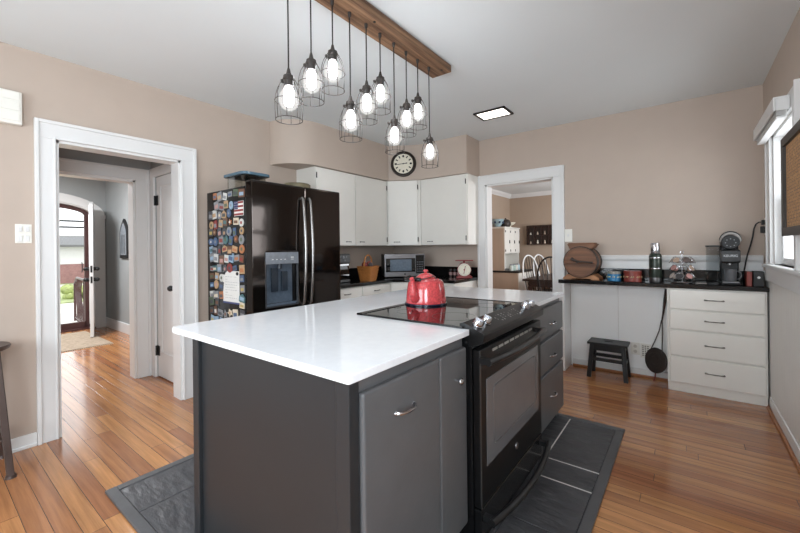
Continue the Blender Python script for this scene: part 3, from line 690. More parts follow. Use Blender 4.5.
# ---------------- the fridge
FFX, fy0, fy1, fz = -2.70, 1.63, 2.578, 1.842
fr_ = thing('refrigerator', 'black stainless french door refrigerator with magnets on its side', 'refrigerator', (-3.08, 2.1, 0))
obj('body', box(-3.425, -2.80, fy0, fy1, .03, 1.80), M['black'], fr_, .006)
for xx in (-3.36, -2.87):
    for yy in (1.70, 2.50): obj('foot', B().cyl((xx, yy, 0), (xx, yy, .035), .022), M['blackmat'], fr_)
def plate_hole(b, oy0, oy1, oz0, oz1, iy0, iy1, iz0, iz1, x0, x1):
    O = [(oy0, oz0), (oy1, oz0), (oy1, oz1), (oy0, oz1)]; I = [(iy0, iz0), (iy1, iz0), (iy1, iz1), (iy0, iz1)]
    vo = [[b.v((x, p[0], p[1])) for p in O] for x in (x0, x1)]; vi = [[b.v((x, p[0], p[1])) for p in I] for x in (x0, x1)]
    for s in (0, 1):
        for i in range(4): b.f([vo[s][i], vo[s][(i + 1) % 4], vi[s][(i + 1) % 4], vi[s][i]])
    for v in (vo, vi):
        for i in range(4): b.f([v[0][i], v[0][(i + 1) % 4], v[1][(i + 1) % 4], v[1][i]])
    return b
ym = 2.142
b = plate_hole(B(), fy0, ym - .003, .62, fz, 1.752, 2.056, .815, 1.255, -2.795, FFX)
dl = obj('door', b, M['blacksteel'], fr_, .016, 4)
dr = obj('door', box(-2.795, FFX, ym + .003, fy1, .62, fz), M['blacksteel'], fr_, .016, 4)
dw = obj('freezer_drawer', box(-2.795, FFX, fy0, fy1, .05, .61), M['blacksteel'], fr_, .010)
b = B(); b.box(-2.79, -2.775, 1.752, 2.056, .815, 1.255); b.box(-2.775, -2.715, 1.752, 2.056, .815, .835)
ds = obj('dispenser', b, paint((92, 104, 118), .18), dl)  # steel-blue colour paints in the glow inside the recess
b = plate_hole(B(), 1.742, 2.066, .806, 1.265, 1.752, 2.056, .818, 1.165, FFX - .03, FFX + .005)
obj('dispenser_frame', b, paint((62, 63, 66), .25), dl, .003)
b = B(); b.box(FFX + .005, FFX + .008, 1.745, 2.063, 1.165, 1.262)
obj('dispenser_display', b, paint((128, 133, 140), .2), dl)
b = B(); b.box(FFX + .008, FFX + .0085, 1.985, 2.015, 1.215, 1.222); b.box(FFX + .008, FFX + .0085, 1.985, 2.015, 1.20, 1.204)
for i in range(4): b.box(FFX + .008, FFX + .0085, 1.80 + i * .04, 1.815 + i * .04, 1.20, 1.205)
obj('display_marking', b, M['paper'], dl)
b = B(); b.box(-2.765, -2.75, 1.835, 1.90, .93, 1.13); b.box(-2.765, -2.745, 1.93, 1.99, .93, 1.10); b.cyl((-2.74, 1.905, 1.165), (-2.74, 1.905, 1.12), .018)
obj('dispenser_paddle', b, paint((46, 54, 64), .15), dl, .004)
for d, yy, lab in ((dl, ym - .037, 0), (dr, ym + .040, 0)):
    pts = [(FFX + .012, yy, .80)] + [(FFX + .030 + .030 * math.sin(PI * i / 12), yy, .82 + .90 * i / 12) for i in range(13)] + [(FFX + .012, yy, 1.74)]
    b = B().tube(pts, .0125, 10); b.cyl((FFX, yy, .805), (FFX + .03, yy, .82), .012); b.cyl((FFX, yy, 1.735), (FFX + .03, yy, 1.72), .012)
    obj('handle', b, M['fridgehandle'], d)
b = B().tube([(FFX + .012, 1.72, .54)] + [(FFX + .05, 1.74 + i * .072, .54) for i in range(11)] + [(FFX + .012, 2.48, .54)], .012, 10)
obj('handle', b, M['slatesteel'], dw)
for yy in (1.70, 2.50): obj('hinge_cover', box(-2.80, -2.73, yy - .04, yy + .04, 1.80, 1.845), M['blackmat'], fr_, .006)

# ---------------- magnets on the side of the fridge (each its own object)
mcols = [('white', (214, 214, 210)), ('grey', (140, 142, 146)), ('pale blue', (150, 176, 198)), ('slate blue', (78, 100, 132)), ('tan', (186, 154, 118)), ('brown', (112, 80, 62)), ('red', (142, 58, 54)), ('green', (88, 102, 80)),
         ('orange', (180, 118, 78)), ('dark grey', (74, 76, 82)), ('cream', (222, 210, 188)), ('teal', (82, 118, 122)), ('yellow', (184, 164, 104)), ('pink', (186, 146, 140))]
mw = [7, 11, 5, 8, 5, 5, 2, 3, 2, 11, 5, 2, 1, 1]
mr_ = random.Random(11)
NR, NC = 16, 7
zt, zb = 1.745, .60
used = set()
def magnet(row, ci, x, z, w, h, shape, cname, rgb, second):
    tilt = mr_.uniform(-12, 12); X = Matrix.Translation((x, 0, z)) @ Matrix.Rotation(math.radians(tilt), 4, 'Y') @ Matrix.Translation((-x, 0, -z))
    b = B(X); y = fy0
    if shape == 'round': b.cyl((x, y, z), (x, y - .006, z), min(w, h) / 2, None, 20)
    elif shape == 'oval':
        b.prism([(x + w / 2 * math.cos(t), z + h / 2 * math.sin(t)) for t in [2 * PI * i / 18 for i in range(18)]], 'y', y - .006, y)
    elif shape == 'star-shaped':
        b.prism([(x + (w / 2 if i % 2 else w / 4) * math.cos(t), z + (h / 2 if i % 2 else h / 4) * math.sin(t)) for i, t in [(i, 2 * PI * i / 10) for i in range(10)]], 'y', y - .006, y)
    elif shape == 'house-shaped': b.prism([(x - w / 2, z - h / 2), (x + w / 2, z - h / 2), (x + w / 2, z + h * .15), (x, z + h / 2), (x - w / 2, z + h * .15)], 'y', y - .006, y)
    else: b.box(x - w / 2, x + w / 2, y - .005, y, z - h / 2, z + h / 2)
    o = obj('fridge_magnet', b, paint(rgb, .4), bevel=0, at=(x, y, z))
    tag(o, '%s %s magnet on the fridge side, %s row from top, %s from the door' % (cname, shape, ORD[row], ORD[ci]), 'magnet', 'souvenir magnets on the fridge side')
    b = B(X)
    if shape in ('round', 'oval', 'star-shaped'): b.cyl((x, y - .006, z), (x, y - .0072, z), min(w, h) * .2, None, 12)
    else: 
        b.box(x - w * .36, x + w * .36, y - .0062, y - .005, z - h * .30, z + h * .12)
    obj('printed_picture', b, paint(second, .4), o)
for r in range(NR):
    z = zt - (zt - zb) * r / (NR - 1)
    cnum = 0; xo = mr_.uniform(-.028, .012)
    for c in range(NC):
        x = -2.845 - c * .083 + xo * (c > 0) * (c < 6)
        if r < 2 and c > 5: continue
        skip = (.80 < z < 1.13 and -3.175 < x < -2.865) or (1.55 < z < 1.70 and x > -2.98)
        if skip: continue
        big = mr_.random()
        w = mr_.uniform(.058, .090); h = mr_.uniform(.054, .080)
        if big > .8: h = .076
        shp = mr_.choices(['square', 'rectangular', 'round', 'oval', 'star-shaped', 'house-shaped'], [6, 6, 2, 2, 1, 1])[0]
        if shp == 'square': h = w = min(w, h)
        if shp == 'rectangular' and abs(w - h) < .018: h = w * .68 if mr_.random() < .5 else h; w = w if h < w - .01 else w * .68
        cn, rgb = mr_.choices(mcols, mw)[0]; s2 = mr_.choice(mcols)[1]
        while s2 == rgb: s2 = mr_.choice(mcols)[1]
        magnet(r, cnum, x + mr_.uniform(-.007, .007), z + mr_.uniform(-.012, .012), w, h, shp, cn, rgb, s2)
        cnum += 1
# flag magnet
fl = thing('flag_magnet', 'red, white and blue striped flag magnet high on the fridge side', 'magnet', (-2.885, fy0, 1.62))
b = B()
obj('flag_field', box(-2.955, -2.815, fy0 - .004, fy0, 1.563, 1.682), M['paper'], fl)
for i in range(4): b.box(-2.955, -2.815, fy0 - .0052, fy0 - .004, 1.567 + i * .032, 1.583 + i * .032)
obj('stripe', b, M['redpaint'], fl)
obj('canton', box(-2.955, -2.895, fy0 - .006, fy0 - .004, 1.618, 1.682), paint((46, 56, 100)), fl)
b = B()
for i in range(4):
    for j in range(3): b.cyl((-2.948 + i * .0155, fy0 - .006, 1.63 + j * .02), (-2.948 + i * .0155, fy0 - .0066, 1.63 + j * .02), .003, None, 6)
obj('star_print', b, M['paper'], fl)
# note with two black round magnets
nt = thing('paper_note', 'white handwritten paper note held on the fridge side by two black magnets', 'note', (-3.02, fy0, .97))
obj('sheet', B().box(-3.150, -2.89, fy0 - .002, fy0 - .0006, .838, 1.110), M['paper'], nt)
b = B(); rr = random.Random(5)
for i in range(9):
    z = 1.06 - i * .022; x = -3.11
    while x < -2.94:
        l = rr.uniform(.01, .035); b.box(x, min(x + l, -2.92), fy0 - .0026, fy0 - .002, z, z + .0022); x += l + .012
        if rr.random() < .12: break
obj('handwriting_print', b, paint((120, 122, 130)), nt)
obj('blue_edge_strip', box(-3.150, -2.89, fy0 - .003, fy0 - .002, .838, .852), paint((52, 70, 120)), nt)
for x, lab in ((-3.125, 'round black magnet at the wall-side top corner of the paper note'), (-2.915, 'round black magnet at the door-side top corner of the paper note')):
    tag(obj('round_magnet', B().cyl((x, fy0 - .002, 1.09), (x, fy0 - .011, 1.09), .014, .012, 16), M['blackmat'], at=(x, fy0, 1.09)), lab, 'magnet')
# things on the fridge
t = thing('food_container', 'clear plastic box with a flat blue lid on top of the fridge', 'container', (-3.0, 1.80, 1.80))
obj('body', B().prism(rounded([(-3.15, 1.66), (-2.85, 1.66), (-2.85, 1.875), (-3.15, 1.875)], {0: .05, 1: .05, 2: .05, 3: .05}), 'z', 1.801, 1.905), M['clearbox'], t, .004)
lidb = obj('lid', B().prism(rounded([(-3.175, 1.635), (-2.825, 1.635), (-2.825, 1.90), (-3.175, 1.90)], {0: .06, 1: .06, 2: .06, 3: .06}), 'z', 1.905, 1.928), M['blueglass'], t, .005)
obj('lid_rim_edge', B().prism(rounded([(-3.15, 1.66), (-2.85, 1.66), (-2.85, 1.875), (-3.15, 1.875)], {0: .05, 1: .05, 2: .05, 3: .05}), 'z', 1.928, 1.934), M['blueglass'], lidb, .003)
t = thing('round_tin', 'low olive round tin on the fridge near the wall cabinet', 'tin', (-3.05, 2.33, 1.80))
obj('body', B().lathe([(0, 0), (.125, 0), (.128, .01), (.128, .10)], (-3.05, 2.33, 1.801), n=32), M['straw'], t)
obj('lid', B().lathe([(.131, .085), (.132, .118), (.122, .126), (.0, .128)], (-3.05, 2.33, 1.801), n=32), M['straw'], t)

# ---------------- clock
mid = Vector((-2.923, 3.929, 2.385)); n = Vector((.487, -.873, 0)).normalized(); a = Vector((.873, .487, 0)).normalized(); zz = Vector((0, 0, 1))
ck_ = thing('wall_clock', 'round dark framed clock with a cream face on the corner soffit', 'clock', mid)
obj('case', B().lathe([(0, .0), (.165, .0), (.168, .012), (.160, .030), (.145, .034), (.135, .026), (.128, .022), (.122, .0225)], mid, n, 48), M['bronze'], ck_)
b = B(); b.lathe([(.0, .0222), (.128, .0222), (.128, .0238), (0, .0238)], mid, n, 48); fc = obj('dial', b, M['cream'], ck_)
b = B()
for h in range(12):
    t = PI / 6 * h; d = a * math.sin(t) + zz * math.cos(t); p = mid + n * .024 + d * .098
    b.tube([p - d * .015, p + d * .015], .0075, 6)
    for k in (-1, 1):
        if h in (0, 3, 6, 9): q = p + (a * math.cos(t) - zz * math.sin(t)) * .009 * k; b.tube([q - d * .010, q + d * .010], .003, 5)
obj('hour_marking', b, M['ink'], fc)
for hh, ang, ln_, w in (('hour_hand', 82, .055, .0045), ('minute_hand', 264, .092, .0032)):
    t = math.radians(ang); d = a * math.sin(t) + zz * math.cos(t); c = mid + n * (.029 if hh[0] == 'h' else .032)
    b = B().tube([c - d * .015, c, c + d * ln_ * .8, c + d * ln_], [w, w, w, w * .4], 6); b.cyl(c, c + n * .003, .008)
    if hh[0] == 'h': b.ball(c + d * ln_ * .72, .008, n=8, k=6)
    obj(hh, b, M['ink'], ck_)
obj('hanger_loop', B().ring(mid + zz * .176, .011, .003, 14, 6, a, zz), M['bronze'], ck_)

# ---------------- things on the corner counter
CZ = .910
def rotz(loc, deg): return Matrix.Translation(loc) @ Matrix.Rotation(math.radians(deg), 4, 'Z')
# coffee maker against the fridge-side wall, facing the room (+X)
X = rotz((-3.12, 2.90, CZ + .001), 0)
t = thing('coffee_maker', 'black countertop appliance with a button panel between the fridge and the basket', 'appliance', (-3.12, 2.90, CZ + .001))
b = B(X); b.box(-.16, .10, -.13, .13, 0, .035); b.box(-.16, -.02, -.13, .13, .035, .30); b.box(-.16, .10, -.13, .13, .215, .318)
obj('body', b, M['blackmat'], t, .008)
obj('door', B(X).box(-.02, .095, -.118, .118, .045, .21), M['blackglass'], t, .006)
b = B(X)
for i, (dy_, z) in enumerate([(-.07, .285), (-.03, .285), (.02, .28), (.065, .285), (-.05, .245), (.04, .245)]): b.cyl((.10, dy_, z), (.106, dy_, z), .010 if i != 2 else .016, None, 12)
obj('button_marking', b, paint((120, 122, 126)), t)
# basket with a handle and red contents
X = rotz((-2.95, 3.25, CZ + .001), 15)
t = thing('basket', 'honey brown woven basket with a hoop handle beside the microwave', 'basket', (-2.95, 3.25, CZ + .001))
def sq(w, d, z): return [(-w, -d, z), (w, -d, z), (w, d, z), (-w, d, z)]
b = B(X)
def ringrect(w, d, z):
    return [b.v((p[0], p[1], z)) for p in rounded([(-w, -d), (w, -d), (w, d), (-w, d)], {0: .02, 1: .02, 2: .02, 3: .02})]
b.rings([ringrect(.07, .08, 0), ringrect(.078, .09, .06), ringrect(.09, .105, .15), ringrect(.098, .112, .172), ringrect(.09, .104, .172), ringrect(.082, .095, .12), ringrect(.07, .08, .02)])
obj('body', b, M['basket'], t)
b = B(X)
for k in range(9): b.tube([(q[0], q[1], .02 + k * .018) for q in rounded([(-.074 - k * .0028, -.084 - k * .0031), (.074 + k * .0028, -.084 - k * .0031), (.074 + k * .0028, .084 + k * .0031), (-.074 - k * .0028, .084 + k * .0031)], {0: .02, 1: .02, 2: .02, 3: .02})], .004, 5, True)
obj('woven_band_weave', b, M['basket'], t)
b = B(X); b.tube([(0, .104 * math.cos(u), .165 + .135 * math.sin(u)) for u in [PI * i / 16 for i in range(17)]], .008, 6)
obj('handle', b, M['basket'], t)
for i, (dx, dy_, z, r, c, lab) in enumerate([(-.02, -.05, .185, .034, (128, 44, 46), 'dark red wrapped packet at the fridge side of the woven basket'), (.03, .0, .180, .032, (70, 60, 62), 'dark round packet in the middle of the woven basket'), (-.01, .05, .190, .034, (150, 70, 64), 'rust red packet at the microwave side of the woven basket'), (-.045, 0, .205, .026, (176, 150, 138), 'pale packet standing at the back of the woven basket')]):
    p = X @ Vector((dx, dy_, z)); tag(obj('packet', B(X).ball((dx, dy_, z), r, (1, 1, 1.1), 10, 7), paint(c, .4), at=p), lab, 'packet')
# microwave set across the corner, facing the kitchen
c0 = Vector((-3.0, 3.978, CZ + .001)); X = rotz(c0, 47)
t = thing('microwave', 'stainless microwave oven standing across the corner of the black counter', 'microwave', c0)
b = B(X); b.box(-.26, .26, -.175, .17, .012, .300)
for x in (-.22, .22):
    for y in (-.14, .13): b.cyl((x, y, 0), (x, y, .014), .014)
obj('body', b, M['blackmat'], t, .005)
obj('front_frame', B(X).box(-.262, .262, -.195, -.175, .012, .302), M['steel'], t, .004)
dd_ = obj('door', B(X).box(-.245, .135, -.203, -.195, .072, .246), M['blackglass'], t, .003)
obj('door_window', B(X).box(-.19, .085, -.205, -.203, .085, .232), paint((104, 118, 132), .08), dd_)
obj('keypad_panel', B(X).box(.14, .25, -.203, -.195, .05, .285), M['black'], t, .002)
b = B(X)
for i in range(3):
    for j in range(5): b.box(.155 + i * .03, .175 + i * .03, -.2045, -.203, .07 + j * .03, .082 + j * .03)
obj('key_marking', b, paint((86, 88, 92)), t)
b = B(X); b.cyl((.0, -.195, .043), (.0, -.199, .043), .011, None, 16); obj('round_badge', b, M['ink'], t)
# red kitchen scale
c0 = Vector((-2.165, 4.13, CZ + .001)); X = rotz(c0, 30) @ Matrix.Scale(1.12, 4)
t = thing('kitchen_scale', 'vintage red kitchen scale with a round cream dial on the black counter', 'scale', c0)
b = B(X); b.prism([(-.085, 0), (.085, 0), (.085, .018), (.058, .03), (.05, .15), (.03, .168), (-.03, .168), (-.05, .15), (-.058, .03), (-.085, .018)], 'y', -.05, .06)
obj('body', b, M['redpaint'], t, .006)
b = B(X); b.cyl((0, -.05, .095), (0, -.062, .095), .074, None, 36); obj('bezel', b, M['redpaint'], t)
b = B(X); b.cyl((0, -.062, .095), (0, -.066, .095), .068, None, 36); dl_ = obj('dial', b, M['cream'], t)
b = B(X); b.tube([(-.006, -.068, .05), (.012, -.068, .135)], .0035, 6); b.cyl((0, -.066, .095), (0, -.070, .095), .008); obj('needle_print', b, M['redpaint'], dl_)
b = B(X)
for i in range(24):
    u = 2 * PI * i / 24; b.tube([(.054 * math.cos(u), -.0665, .095 + .054 * math.sin(u)), (.062 * math.cos(u), -.0665, .095 + .062 * math.sin(u))], .0016, 4)
obj('graduation_marking', b, M['ink'], dl_)
b = B(X); b.cyl((0, 0, .168), (0, 0, .19), .012); b.box(-.095, .095, -.08, .08, .19, .198); obj('tray', b, M['redpaint'], t, .003)
# three small spice jars
for i, (x, y) in enumerate(((-2.43, 4.27), (-2.375, 4.275), (-2.32, 4.28))):
    lab = ['small dark spice jar in the row beside the scale, closest to the microwave', 'small dark spice jar in the middle of the row beside the scale', 'small dark spice jar in the row closest to the red scale'][i]
    t = thing('spice_jar', lab, 'jar', (x, y, CZ + .001), 'spice jars beside the red scale')
    obj('body', B().lathe([(0, 0), (.021, 0), (.022, .01), (.022, .07), (.017, .08)], (x, y, CZ + .001), n=18), paint((58, 40, 38), .2), t)
    obj('lid', B().lathe([(.019, .078), (.02, .095), (0, .097)], (x, y, CZ + .001), n=18), M['blackmat'], t)
    obj('paper_label', B().lathe([(.0222, .02), (.0226, .022), (.0226, .055), (.0222, .057)], (x, y, CZ + .001), n=18, cap=False), paint((170, 130, 128)), t)

# ---------------- desk with drawers
t = thing('desk_cabinet', 'white cabinet of four drawers under the black desk top by the window', 'cabinet', (.18, 4.2, 0))
DF = 4.085
b = B(); b.box(-.136, .506, DF, YB - .015, .075, .907); b.box(-.13, .506, DF + .03, YB - .04, 0.0, .075)
obj('body', b, M['cabwhite'], t)
obj('toe_board', box(-.134, .506, DF + .012, DF + .03, 0, .078), M['cabwhite'], t, .003)
for z0, z1 in ((.728, .895), (.552, .716), (.322, .540), (.088, .310)):
    d = obj('drawer', box(-.118, .494, DF - .02, DF, z0, z1), M['cabwhite'], t, .005)
    obj('handle', arc_pull((.185, DF - .02, (z0 + z1) / 2 + (.0 if z1 - z0 > .19 else .004)), (1, 0, 0), (0, -1, 0), .12, .016, .0038), M['pewter'], d)
obj('desk_panel', box(-1.025, -1.0, 4.092, YB - .016, 0, .907), M['trim'], thing('desk_end_panel', 'white upright panel carrying the desk top beside the dining doorway', 'panel', (-1.01, 4.2, 0)), .003)
t = thing('desk_worktop', 'long black laminate desk top with upstand under the chair rail', 'worktop', (-.25, 4.2, .908))
obj('top', B().prism(rounded([(-1.05, 4.055), (.516, 4.055), (.516, YB - .016), (-1.05, YB - .016)], {0: .012}), 'z', .908, .945), M['counter'], t, .006)
obj('upstand', B().box(-1.02, .50, YB - .036, YB - .016, .945, 1.055), M['counter'], t, .003)
DZ = .946
# butter churn barrel on its stand
c = Vector((-.843, 4.205, 1.125)); R = .150
t = thing('barrel_churn', 'old wooden barrel butter churn lying on a low stand at the desk end', 'butter churn', (c.x, c.y, DZ))
obj('barrel', B().lathe([(0, -.125), (R - .016, -.125), (R - .016, -.135), (R, -.135), (R + .006, -.05), (R + .008, 0), (R + .006, .05), (R, .135), (R - .016, .135), (R - .016, .125), (0, .125)], c, (0, 1, 0), 40), M['barrel'], t)
b = B()
for y in (-.115, -.06, .06, .115): b.lathe([(R + .0025, y - .012), (R + .0085, y - .011), (R + .0085, y + .011), (R + .0025, y + .012)], c, (0, 1, 0), 40, cap=False)
obj('hoop_band', b, M['bronze'], t)
b = B(); b.prism([(-.15, 1.265 - c.z), (.15, 1.265 - c.z), (.15, 1.30 - c.z), (-.15, 1.30 - c.z)], 'y', -.09, .09) if 0 else b.prism([(c.x - .105, 1.258), (c.x + .105, 1.258), (c.x + .140, 1.306), (c.x - .13, 1.306)], 'y', c.y - .09, c.y + .09)
b.box(c.x - .12, c.x + .12, c.y - .085, c.y + .085, 1.306, 1.318)
obj('lid', b, M['barrel'], t, .004)
b = B(); b.box(c.x - .145, c.x + .145, c.y - .145, c.y - .133, c.z - .014, c.z + .020)
obj('cross_bar', b, M['barrel'], t, .003)
b = B(); b.cyl((c.x - .02, c.y - .133, c.z + .005), (c.x - .02, c.y - .165, c.z + .005), .014); b.tube([(c.x - .075, c.y - .160, c.z + .038), (c.x - .05, c.y - .160, c.z + .018), (c.x, c.y - .162, c.z + .006), (c.x + .09, c.y - .160, c.z + .0), (c.x + .12, c.y - .160, c.z - .004)], [.016, .013, .010, .008, .011], 8)
obj('crank_handle', b, M['iron'], t)
b = B()
for y in (-.10, .10):
    b.prism([(c.x - .165, DZ), (c.x - .10, DZ), (c.x - .085, DZ + .012), (c.x + .085, DZ + .012), (c.x + .10, DZ), (c.x + .165, DZ), (c.x + .165, DZ + .02), (c.x + .12, DZ + .055), (c.x + .06, 1.008 - .02), (c.x - .06, 1.008 - .02), (c.x - .12, DZ + .055), (c.x - .165, DZ + .02)], 'y', c.y + y - .014, c.y + y + .014)
b.box(c.x - .03, c.x + .03, c.y - .09, c.y + .09, DZ + .014, DZ + .026)
obj('stand', b, M['barrel_light'], t, .002)
# tins
for x, r, h, m, nm, lab, stripe in ((-.556, .058, .088, 'blue', 'tin', 'short blue printed tin next to the barrel churn', (206, 196, 150)), (-.402, .072, .100, 'rust', 'tin', 'short brick red printed tin between the blue tin and the flask', (196, 170, 130))):
    t = thing(nm, lab, 'tin', (x, 4.16, DZ), 'printed tins on the desk')
    obj('body', B().lathe([(0, 0), (r, 0), (r + .002, .004), (r, .008), (r, h - .02)], (x, 4.16, DZ), n=32), M[m], t)
    obj('lid', B().lathe([(r + .002, h - .022), (r + .002, h - .002), (r - .004, h), (0, h - .003)], (x, 4.16, DZ), n=32), paint((150, 146, 138), .3) if m == 'blue' else M['rust'], t)
    b = B()
    for k in range(14):
        u = PI + PI * (k + .5) / 14
        if k % 3 != 2: b.tube([(x + (r + .0008) * math.cos(u), 4.16 + (r + .0008) * math.sin(u), DZ + h * .36), (x + (r + .0008) * math.cos(u + .13), 4.16 + (r + .0008) * math.sin(u + .13), DZ + h * .5)], .0045, 5)
    obj('label_print', b, paint(stripe), t)
# flask
c = (-.222, 4.15, DZ)
t = thing('vacuum_flask', 'dark green vacuum flask with a silver cup lid', 'flask', c)
obj('body', B().lathe([(0, 0), (.046, 0), (.049, .006), (.049, .045)], c, n=28), M['steel'], t)
obj('jacket', B().lathe([(.0495, .044), (.0505, .05), (.0505, .235), (.046, .255), (.040, .262)], c, n=28), M['greenth'], t)
b = B(); b.lathe([(.0508, .122), (.0514, .124), (.0514, .130), (.0508, .132)], c, n=28, cap=False); b.lathe([(.0508, .218), (.0516, .22), (.0516, .228), (.0508, .230)], c, n=28, cap=False)
obj('metal_band', b, M['chrome'], t)
obj('cup_lid', B().lathe([(.036, .26), (.038, .265), (.036, .352), (.032, .360), (0, .361)], c, n=28), M['chrome'], t)
# pod carousel
c = Vector((-.027, 4.19, DZ))
t = thing('pod_carousel', 'three-tier chrome wire carousel holding coffee pods', 'pod holder', c)
b = B(); b.lathe([(0, 0), (.075, 0), (.078, .006), (.07, .012), (0, .012)], c, n=28); b.cyl(c, c + Vector((0, 0, .262)), .004); b.ring(c + Vector((0, 0, .272)), .012, .003, 14, 6, (1, 0, 0), (0, 0, 1))
obj('stand', b, M['chrome'], t)
pods = []
for tier, z in enumerate((.065, .135, .205)):
    b = B()
    b.ring(c + Vector((0, 0, z)), .038, .0022)
    for k in range(7):
        u = 2 * PI * k / 7 + tier * .3; d = Vector((math.cos(u), math.sin(u), 0)); q = Vector((-d.y, d.x, 0)); p = c + Vector((0, 0, z)) + d * .080
        tilt = (d * .85 + Vector((0, 0, .5))).normalized(); e = tilt.cross(q).normalized()
        b.ring(p, .031, .0024, 16, 5, tuple(q), tuple(e)); b.tube([c + Vector((0, 0, z)) + d * .036, p - d * .024], .002, 5); pods.append((tier, k, p, tilt))
    obj('wire_tier', b, M['chrome'], t)
podc = [(214, 206, 196), (176, 152, 134), (70, 54, 48), (160, 150, 146), (196, 178, 166), (60, 58, 60), (188, 140, 134)]
podn = ['cream', 'tan', 'brown', 'grey', 'beige', 'black', 'pink']
tn = ['bottom', 'middle', 'top']
for tier, k, p, tilt in pods:
    if tilt.y > .45: continue
    if k in ((2,), (5,), (0,))[tier]: continue
    b = B(); b.lathe([(.0, -.030), (.017, -.030), (.021, .0), (.026, .001), (.026, .003), (.0, .0035)], p, tilt, 16)
    side = 'facing the room' if tilt.x * -0.1 - tilt.y > .5 else ('on the flask side' if tilt.x < 0 else 'on the coffee machine side')
    tag(obj('coffee_pod', b, paint(podc[(k + tier * 2) % 7], .35), at=p), '%s lidded coffee pod in the %s carousel tier, %s' % (podn[(k + tier * 2) % 7], tn[tier], side), 'coffee pod', 'coffee pods in the carousel')
t = tag(obj('small_tray', B().box(.066, .140, 4.11, 4.25, DZ, DZ + .014), M['pewter'], bevel=.004, at=(.10, 4.18, DZ)), 'flat grey tray between the pod carousel and the coffee machine', 'tray')
# pod coffee machine
c0 = Vector((.292, 4.215, DZ)); X = Matrix.Translation(c0)
t = thing('pod_coffee_machine', 'black pod coffee machine with a round lifting head and clear tank', 'coffee machine', c0)
b = B(X); b.box(-.058, .062, -.135, .12, 0, .022); b.box(-.058, .062, .0, .12, .022, .33); b.box(-.058, .062, -.115, .02, .185, .295)
obj('body', b, M['panelblack'], t, .010)
b = B(X); b.cyl((.002, -.12, .357), (.002, .09, .357), .060, None, 32); hd = obj('brew_head', b, M['panelblack'], t, .006)
b = B(X); b.tube([(.002 + .060 * math.cos(u), -.10, .362 + .068 * math.sin(u)) for u in [PI * i / 16 for i in range(17)]], .010, 8); obj('lift_handle', b, paint((150, 146, 142), .4), hd)
b = B(X); b.tube([(.002 + .066 * math.cos(u), -.095, .370 + .073 * math.sin(u)) for u in [PI * i / 16 for i in range(17)]], .006, 8); obj('handle_cap', b, M['blackmat'], hd)
b = B(X)
for u in range(8): b.cyl((.002 + .032 * math.cos(u * PI / 4), -.1205, .352 + .032 * math.sin(u * PI / 4)), (.002 + .032 * math.cos(u * PI / 4), -.1225, .352 + .032 * math.sin(u * PI / 4)), .0045, None, 8)
obj('button_marking', b, paint((120, 122, 124)), hd)
obj('front_band', B(X).box(-.059, .063, -.118, -.115, .20, .285), paint((24, 25, 26), .35), t, .002)
fc_ = bpy.data.curves.new('brand_letters', 'FONT'); fc_.body = 'KEURIG'; fc_.size = .026; fc_.extrude = .0006; fc_.align_x = 'CENTER'
tmp = bpy.data.objects.new('brand_letters_tmp', fc_); col.objects.link(tmp)
dg = bpy.context.evaluated_depsgraph_get(); dg.update()
me = bpy.data.meshes.new_from_object(tmp.evaluated_get(dg)); bpy.data.objects.remove(tmp)
for v in me.vertices: v.co = Vector((v.co.x + .002, -.1188 - v.co.z, v.co.y + .236))
me.materials.append(paint((196, 198, 200), .3)); lt = bpy.data.objects.new('lettering', me); col.objects.link(lt); lt.parent = t
b = B(X); b.cyl((.0, -.065, .185), (.0, -.065, .165), .014); b.box(-.05, .054, -.125, -.01, .022, .03); obj('drip_tray', b, M['steel'], t, .002)
b = B(X); b.prism(rounded([(-.150, -.10), (-.066, -.10), (-.066, .10), (-.150, .10)], {0: .02, 1: .02, 2: .02, 3: .02}), 'z', .015, .318); obj('water_tank', b, M['tankglass'], t)
b = B(X); b.prism(rounded([(-.154, -.104), (-.063, -.104), (-.063, .104), (-.154, .104)], {0: .02, 1: .02, 2: .02, 3: .02}), 'z', .318, .332); obj('tank_lid', b, M['blackmat'], t, .003); b = B(X); b.prism(rounded([(-.150, -.10), (-.066, -.10), (-.066, .10), (-.150, .10)], {0: .02, 1: .02, 2: .02, 3: .02}), 'z', .0, .015); obj('tank_base', b, M['blackmat'], t, .003)
c = Vector((.292, 4.145, DZ + .031))
t = thing('mug', 'grey mug standing under the coffee machine spout', 'mug', c)
obj('body', B().lathe([(0, 0), (.036, 0), (.040, .006), (.043, .10), (.040, .10), (.037, .008), (0, .006)], c, n=28), paint((92, 94, 97), .3), t)
obj('rim', B().ring(c + Vector((0, 0, .1)), .0415, .0022, 28, 6), M['steel'], t)
obj('handle', B().tube([c + Vector((.040 + .030 * math.sin(u), 0, .052 - .034 * math.cos(u))) for u in [PI * i / 10 for i in range(11)]], .005, 8), paint((92, 94, 97), .3), t)
